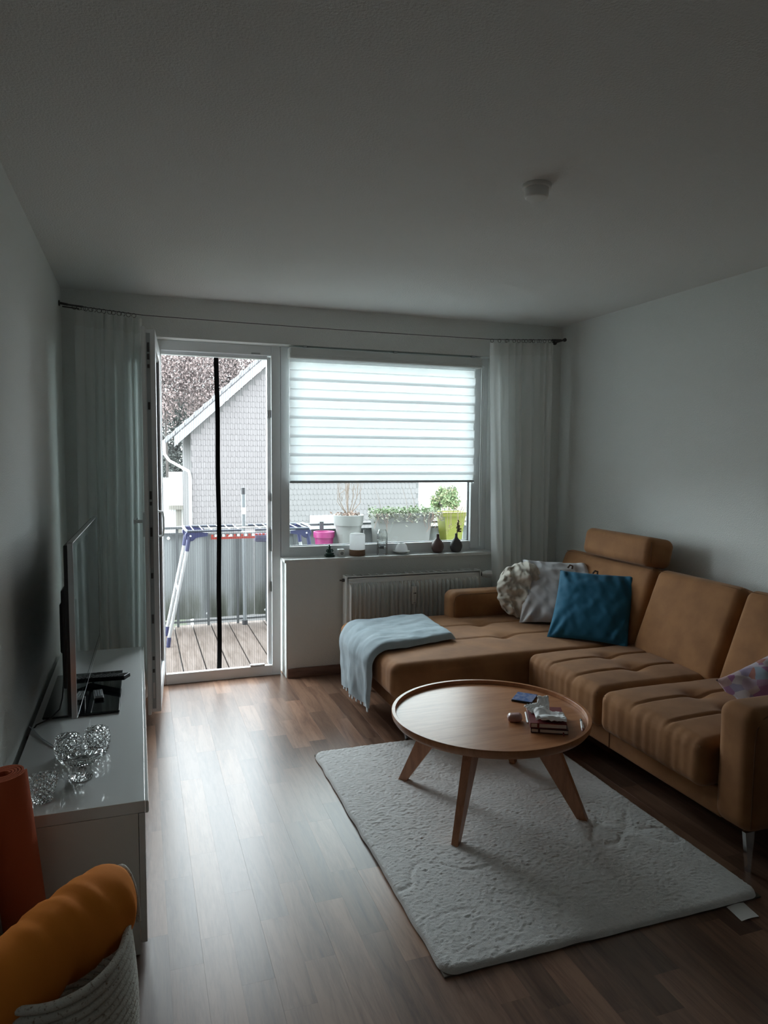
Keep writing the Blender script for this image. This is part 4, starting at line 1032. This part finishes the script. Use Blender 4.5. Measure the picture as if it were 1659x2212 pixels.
part('pouch', G().rbox(1.03, 5.90, RZ-.050, .125, .035, .036, .022, 4, (6, 2, 2), lambda p: (p[0], p[1], p[2]-.006*math.cos(p[0]*10))), 'bag_lilac', bg_, smooth=60)
part('hem', G().box(.912, 1.148, 5.863, 5.937, RZ-.066, RZ-.058, .003), 'rack_navy', bg_)

# ---- pole by the railing
po = thing('parasol_pole', 'grey upright pole with black cap leaning on the railing', 'pole', (.895, 6.44, DZ))
part('tube', G().tube([(.897, 6.435, DZ), (.892, 6.45, 1.10)], .017, 14), 'pole_grey', po)
part('sleeve', G().tube([(.8935, 6.4485, 1.00), (.892, 6.4495, 1.17)], .0195, 14), 'pole_grey', po)
part('sticker', G().tube([(.8938, 6.4480, .985), (.8930, 6.4484, 1.045)], .0199, 14), 'label_white', po)
part('cap', G().tube([(.892, 6.4494, 1.165), (.8915, 6.4500, 1.225)], .0205, 14), 'grip_black', po)
part('collar', G().lathe([(.026, 0), (.026, .04)], (.897, 6.435, DZ), 14), 'grip_black', po)

# ---- planters riding on the rail
def leafcloud(pts_fn, n, size, rn, flat=.3):
    g_ = G()
    for i in range(n):
        c = pts_fn(rn); s_ = size*rn.uniform(.6, 1.3)
        d = Vector((rn.gauss(0, 1), rn.gauss(0, 1), rn.gauss(0, 1))).normalized(); e = d.orthogonal().normalized(); f_ = d.cross(e)
        a = rn.uniform(0, 6.28); u = e*math.cos(a)+f_*math.sin(a); w = d.cross(u)
        c = Vector(c); g_.add([c-u*s_, c+w*s_*.45+d*s_*.12, c+u*s_, c-w*s_*.45+d*s_*.12], [(0, 1, 2, 3)])
    return g_
rn = random.Random(21)
def pot(name, label, x, y, z0, z1, rt, rb, m_, rim=.045, group='planters on the railing', cat='plant pot'):
    p_ = thing(name, label, cat, (x, y, z0), group)
    part('pot', G().lathe([(rb, z0), (rb+.004, z0+.004), (rb+(rt-rb)*.80-.006, z1-rim), (rb+(rt-rb)*.80+.004, z1-rim+.002), (rt, z1-.004), (rt-.002, z1), (rt-.010, z1), (rt-.02, z1-.03), (.01, z1-.032)], (x, y, 0), 40), m_, p_, smooth=35)
    return p_
wp = pot('shrub_pot', 'white round railing pot with a bare twiggy shrub', 1.90, RY, .55, .955, .150, .075, 'pot_white', .10)
part('soil', G().lathe([(.13, .905), (.13, .928), (.01, .945)], (1.90, RY, 0), 24, capt=True), 'soil', wp)
part('leaf_litter', leafcloud(lambda r: (1.90+r.gauss(0, .06), RY+r.gauss(0, .05), .952+abs(r.gauss(0, .014))), 130, .016, rn), 'dry_leaf', wp, smooth=0, kind='stuff')
for k in range(9):
    a = rn.uniform(-1, 1); b = rn.uniform(-.5, .5); H_ = rn.uniform(.28, .55)
    pts = [(1.90, RY, .93), (1.90+a*.05, RY+b*.04, .99), (1.90+a*.13, RY+b*.1, .93+H_*.45), (1.90+a*.15+.03*rn.uniform(-1, 1), RY+b*.12, .93+H_)]
    br = part('branch', G().tube(pts, [.006, .0045, .0032, .0016], 6), 'twig', wp)
    for j in range(3):
        u = rn.uniform(.3, .9); q = Vector(pts[1]).lerp(Vector(pts[3]), u)
        part('twig', G().tube([q, q+Vector((rn.uniform(-.04, .04), rn.uniform(-.03, .03), .07)), q+Vector((rn.uniform(-.07, .07), 0, .13))], [.002, .0016, .001], 5), 'twig', br)
pb = thing('planter_box', 'long white railing planter overgrown with succulents', 'planter', (2.49, RY, .55), 'planters on the railing')
def boxpot(x0, x1, y0, y1, z0, z1, tp, rim):
    g_ = G()
    def ring(z, ins): return [(x0+ins, y0+ins*.6, z), (x1-ins, y0+ins*.6, z), (x1-ins, y1-ins*.6, z), (x0+ins, y1-ins*.6, z)]
    L = [ring(z0, tp), ring(z1-rim, tp*.35+.010), ring(z1-rim, tp*.35), ring(z1, 0), ring(z1, .012), ring(z1-.04, .02)]
    vs_ = [q for r_ in L for q in r_]; fs_ = [(3, 2, 1, 0)]
    for i in range(len(L)-1):
        for j in range(4): fs_.append((i*4+j, i*4+(j+1) % 4, (i+1)*4+(j+1) % 4, (i+1)*4+j))
    n = (len(L)-1)*4; fs_.append((n, n+1, n+2, n+3)); return g_.add(vs_, fs_)
part('box', boxpot(2.135, 2.745, RY-.14, RY+.14, .56, .965, .06, .085), 'pot_white', pb, smooth=0)
part('succulents', leafcloud(lambda r: (r.uniform(2.11, 2.79), RY+r.uniform(-.14, .10), .965+abs(r.gauss(0, .026))), 900, .016, rn), 'succulent', pb, smooth=0, kind='stuff')
part('dry_stems', leafcloud(lambda r: (r.uniform(2.06, 2.82), RY-.14+r.gauss(0, .02), .965+r.gauss(0, .022)-abs(r.gauss(0, .02))), 520, .015, rn), 'succulent_pale', pb, smooth=0, kind='stuff')
for k in range(16):
    x = rn.choice([rn.uniform(2.13, 2.35), rn.uniform(2.45, 2.78), rn.uniform(2.68, 2.78)]); L_ = rn.uniform(.05, .19)
    part('trailing_stem', G().tube([(x, RY-.13, .97), (x+rn.uniform(-.03, .03), RY-.165, .965), (x+rn.uniform(-.04, .04), RY-.165, .965-L_*.6), (x+rn.uniform(-.05, .05), RY-.16, .965-L_)], .0025, 5), 'dry_leaf', pb)
for x in (2.24, 2.52, 2.60):
    part('stalk', G().tube([(x, RY, .96), (x-.03, RY, 1.1), (x-.08, RY, 1.24)], [.0022, .0016, .001], 5), 'twig', pb)
gpot = thing('lime_pot', 'lime green square railing pot with dried flower stems', 'plant pot', (2.98, RY, .6), 'planters on the railing')
part('pot', boxpot(2.825, 3.135, RY-.13, RY+.13, .60, .965, .085, .02), 'pot_lime', gpot, smooth=0)
part('soil', G().box(2.85, 3.11, RY-.11, RY+.11, .93, .95), 'soil', gpot)
for k in range(14):
    a = rn.uniform(-1, 1); x = 2.97+a*.11; q = [(x, RY-.05, .94), (x+.02*a, RY-.10, 1.02), (x+.05*a, RY-.17, 1.00), (x+.07*a, RY-.18, .92-rn.uniform(0, .14))]
    s_ = part('dried_stem', G().tube(q, .0018, 5), 'dry_leaf', gpot)
    part('flower_head', leafcloud(lambda r: (q[3][0]+r.gauss(0, .014), q[3][1]+r.gauss(0, .01), q[3][2]+r.gauss(0, .014)), 12, .007, rn), 'dry_leaf', s_, smooth=0)
pp = pot('pink_pot', 'bright pink flower pot hooked on the railing', 1.625, RY-.135, .665, .815, .100, .075, 'pot_pink', .055, 'planters on the railing')
part('hook', G().box(1.605, 1.645, RY-.045, RY-.033, .80, .90, .002).box(1.605, 1.645, RY-.040, RY+.045, .8805, .888, .002), 'railing_grey', pp)

for o_, w_k in ((wp, .02), (pb, .04), (gpot, .03)):
    k_ = (RY-.19)/RY; z0_ = o_.location.z; zn = 1.525-(1.525-z0_)*k_
    zt_ = z0_+(.887-zn)/k_; xo = ORG[o_.name][0]
    part('rail_hook', G().box(xo-w_k, xo+w_k, RY+.125, RY+.245, zt_-.003, zt_+.003).box(xo-w_k, xo+w_k, RY+.236, RY+.242, zt_-.06, zt_), 'railing_grey', o_, smooth=0)
    o_.location = (o_.location.x*k_, o_.location.y-.19, zn); o_.scale = (k_, k_, k_)
# ------------------------------------------------------------------ beyond the balcony
struct('ground', G().box(-60, 80, 6.9, 110, -6.2, -6.0), 'lawn', label='lawn far below the balcony')
HY = 28.0
hs = thing('neighbour_house', 'neighbouring gabled house clad in pale grey shingles', 'house', (6.6, HY+4, -6))
hx0, hx1, he = 1.90, 11.32, 2.33; sl = .905; hm = (hx0+hx1)/2; hr_ = he+sl*(hm-hx0)
part('gable_wall', G().prism([(hx0, -6), (hx1, -6), (hx1, he), (hm, hr_), (hx0, he)], HY+.03, HY+.4), 'house_wall', hs, smooth=0)
part('house_body', G().box(hx0, hx1, HY+.4, HY+5.5, -6, he), 'house_wall', hs, smooth=0)
def roof(sx):
    e = hx0-.95 if sx < 0 else hx1+.95; ez = he-.95*sl+.42
    return G().prism([(e, ez), (hm, hr_+.42), (hm, hr_+.56), (e, ez+.14)], HY-.32, HY+5.7)
part('roof', roof(-1), 'roof_tile', hs, smooth=0); part('roof', roof(1), 'roof_tile', hs, smooth=0)
for sg in (-1, 1):
    e = hx0-.62 if sg < 0 else hx1+.62; ez = he-.62*sl
    part('verge_board', G().prism([(e, ez+.02), (hm, hr_+.06), (hm, hr_+.42), (e-sg*-.0, ez+.40)], HY-.36, HY-.28), 'verge', hs, smooth=0)
    part('soffit', G().prism([(e, ez+.02), (hm, hr_+.05), (hm, hr_+.09), (e, ez+.06)], HY-.28, HY+.03), 'soffit', hs, smooth=0)
for i in range(19):
    u0 = i*.345; x0 = hx0-.93+u0; z0 = he-.93*sl+.56+u0*sl
    part('verge_tile', G().prism([(x0, z0-.10), (x0+.36, z0-.10+.36*sl), (x0+.36, z0+.36*sl), (x0, z0+.11)], HY-.40, HY-.10), 'roof_tile', hs, smooth=0)
gt = part('gutter', G().tube([(hx0-1.02, HY-.35, he-.93*sl+.40), (hx0-1.02, HY+5.6, he-.93*sl+.40)], .085, 10), 'gutter_white', hs)
part('downpipe', G().tube([(hx0-.98, HY-.25, he-.93*sl+.36), (hx0-.97, HY-.25, he-.93*sl+.02), (hx0-.80, HY-.2, he-.93*sl-.22), (hx0-.10, HY-.1, he-.93*sl-.62), (hx0-.04, HY-.1, he-.93*sl-.85), (hx0-.04, HY-.1, -6)], .055, 10), 'gutter_white', gt)
w_ = part('window', G().box(6.55, 8.35, HY-.04, HY+.06, -2.2, -.93), 'gutter_white', hs, smooth=0)
part('window_pane', G().box(6.66, 7.40, HY-.05, HY-.03, -2.1, -1.02), 'win_dark', w_, smooth=0); part('window_pane', G().box(7.52, 8.24, HY-.05, HY-.03, -2.1, -1.02), 'win_dark', w_, smooth=0)
# shingles: overlapping rounded slates, the ones in view each their own part
SW, SH = .165, .215
def shingle(x, z, g_=None):
    n = 4; rc = .07; bot = [(x+.002, z), (x+.002, z-SH*1.04+rc)] + [(x+.002+rc-rc*math.cos(PI/2*i/n), z-SH*1.04+rc-rc*math.sin(PI/2*i/n)) for i in range(1, n)] + [(x+.002+rc, z-SH*1.04), (x+SW-.002, z-SH*1.04), (x+SW-.002, z)]
    m_ = len(bot)
    vs_ = [(q[0], HY+.028-(.005+.012*(z-q[1])/SH), q[1]) for q in bot]+[(q[0], HY+.03, q[1]) for q in bot]
    return (g_ or G()).add(vs_, [tuple(range(m_))]+[(i, i+m_, (i+1) % m_+m_, (i+1) % m_) for i in range(m_)])
proto = None; cnt = 0; rest = G(); cand = []
row = 0; z = hr_
while z > -2.6:
    half = hx0 if z < he else hx0+(z-he)/sl+.05
    x = hx0+(SW/3 if row % 2 else 0)
    while x+SW < hx1:
        if x >= half-.02 and x+SW <= hx1-(half-hx0)+.02:
            iz = z-SH*.5; a = math.atan2(x, HY); 
            v1 = x < 4.95 and -1.0 < iz; v2 = 5.6 < x < 11.3 and -1.5 < iz < .5
            cand.append((not (v1 or v2), -x*.0+abs(x-3.4)*(1 if v1 else .6)+abs(iz-.5)*.5, x, z))
        x += SW
    z -= SH; row += 1
cand.sort()
for i, (hid, _, x, z) in enumerate(cand):
    if i < 300:
        if proto is None:
            proto = part('shingle', shingle(0, 0), 'shingle', hs, smooth=0); o = proto
        else:
            o = proto.copy(); COL.objects.link(o); o.parent = hs
        o.location = (x, 0, z)
    else: shingle(x, z, rest)
part('shingle_field', rest, 'shingle', hs, smooth=0, kind='stuff')

# ---- white building with balcony further left
wb_ = thing('white_building', 'white apartment building with a balcony beside the gabled house', 'building', (.6, 36, -6))
part('wall', G().box(-6, 3.4, 36, 44, -6, .1), 'render_white', wb_, smooth=0)
part('balcony_front', G().box(1.30, 3.4, 33.9, 34.0, -.82, .70), 'gutter_white', wb_, smooth=0)
part('balcony_slab', G().box(1.30, 3.4, 33.9, 36, -1.05, -.86), 'render_tan', wb_, smooth=0)
part('pillar', G().box(1.62, 1.86, 34.1, 34.4, -6, -1.05), 'render_tan', wb_, smooth=0)
part('pillar', G().box(2.05, 2.5, 34.1, 34.4, -6, -1.05), 'render_tan', wb_, smooth=0)
def tree(name, label, c, rad_, n, size, m_, seed, trunk_r=.35, group=None, clumps=30, m2=None):
    r_ = random.Random(seed); t_ = thing(name, label, 'tree', (c[0], c[1], -6), group)
    part('trunk', G().tube([(c[0], c[1], -6), (c[0]+.2, c[1], (c[2]-6)/2), (c[0], c[1], c[2]+rad_[2]*.5)], [trunk_r, trunk_r*.8, trunk_r*.25], 10), 'bark', t_)
    cl = []
    for k in range(clumps):
        d = Vector((r_.gauss(0, 1), r_.gauss(0, 1), r_.gauss(0, 1))).normalized()*r_.uniform(.45, 1)
        cl.append((c[0]+d.x*rad_[0], c[1]+d.y*rad_[1], c[2]+d.z*rad_[2]))
    def pf(rr):
        q = rr.choice(cl); s_ = min(rad_)*.26; return (q[0]+rr.gauss(0, s_*.7), q[1]+rr.gauss(0, s_*.7), q[2]+rr.gauss(0, s_)-abs(rr.gauss(0, s_*.5)))
    part('foliage', leafcloud(pf, n, size, r_), m_, t_, smooth=0, kind='stuff')
    if m2: part('foliage_tips', leafcloud(pf, n//2, size, r_), m2, t_, smooth=0, kind='stuff')
    for k in range(10):
        q = cl[k]; part('limb', G().tube([(c[0], c[1], c[2]-rad_[2]*.4), ((c[0]+q[0])/2, (c[1]+q[1])/2, (c[2]+q[2])/2), q], [.14, .09, .03], 6), 'bark', t_)
    return t_
tree('copper_beech', 'tall copper leaved beech behind the gabled house', (6.0, 47, 7.2), (4.2, 3.2, 3.3), 17000, .095, 'leaf_copper', 3, .2, 'trees behind the neighbouring house', 34, 'leaf_copper_pale')
tree('copper_beech', 'copper beech with drooping branches by the white building', (1.5, 46, 6.9), (2.2, 2.4, 2.6), 9000, .09, 'leaf_copper_pale', 9, .12, 'trees behind the neighbouring house', 24, 'leaf_copper')
tree('dark_conifer', 'dark green tree filling the gap behind the beeches', (2.3, 52, 2.6), (3.4, 2.6, 5.0), 30000, .11, 'leaf_dark', 14, .2, 'trees behind the neighbouring house', 60)
tree('clipped_tree', 'small clipped green tree beside the gabled house', (9.15, 20.5, .15), (.50, .5, .34), 1500, .055, 'shrub_green', 5, .04, None, 26, 'shrub_tan')
tree('garden_shrub', 'green garden shrub standing behind the clipped tree', (10.0, 22.0, .35), (.28, .28, .22), 320, .05, 'shrub_green', 8, .03, None, 10)
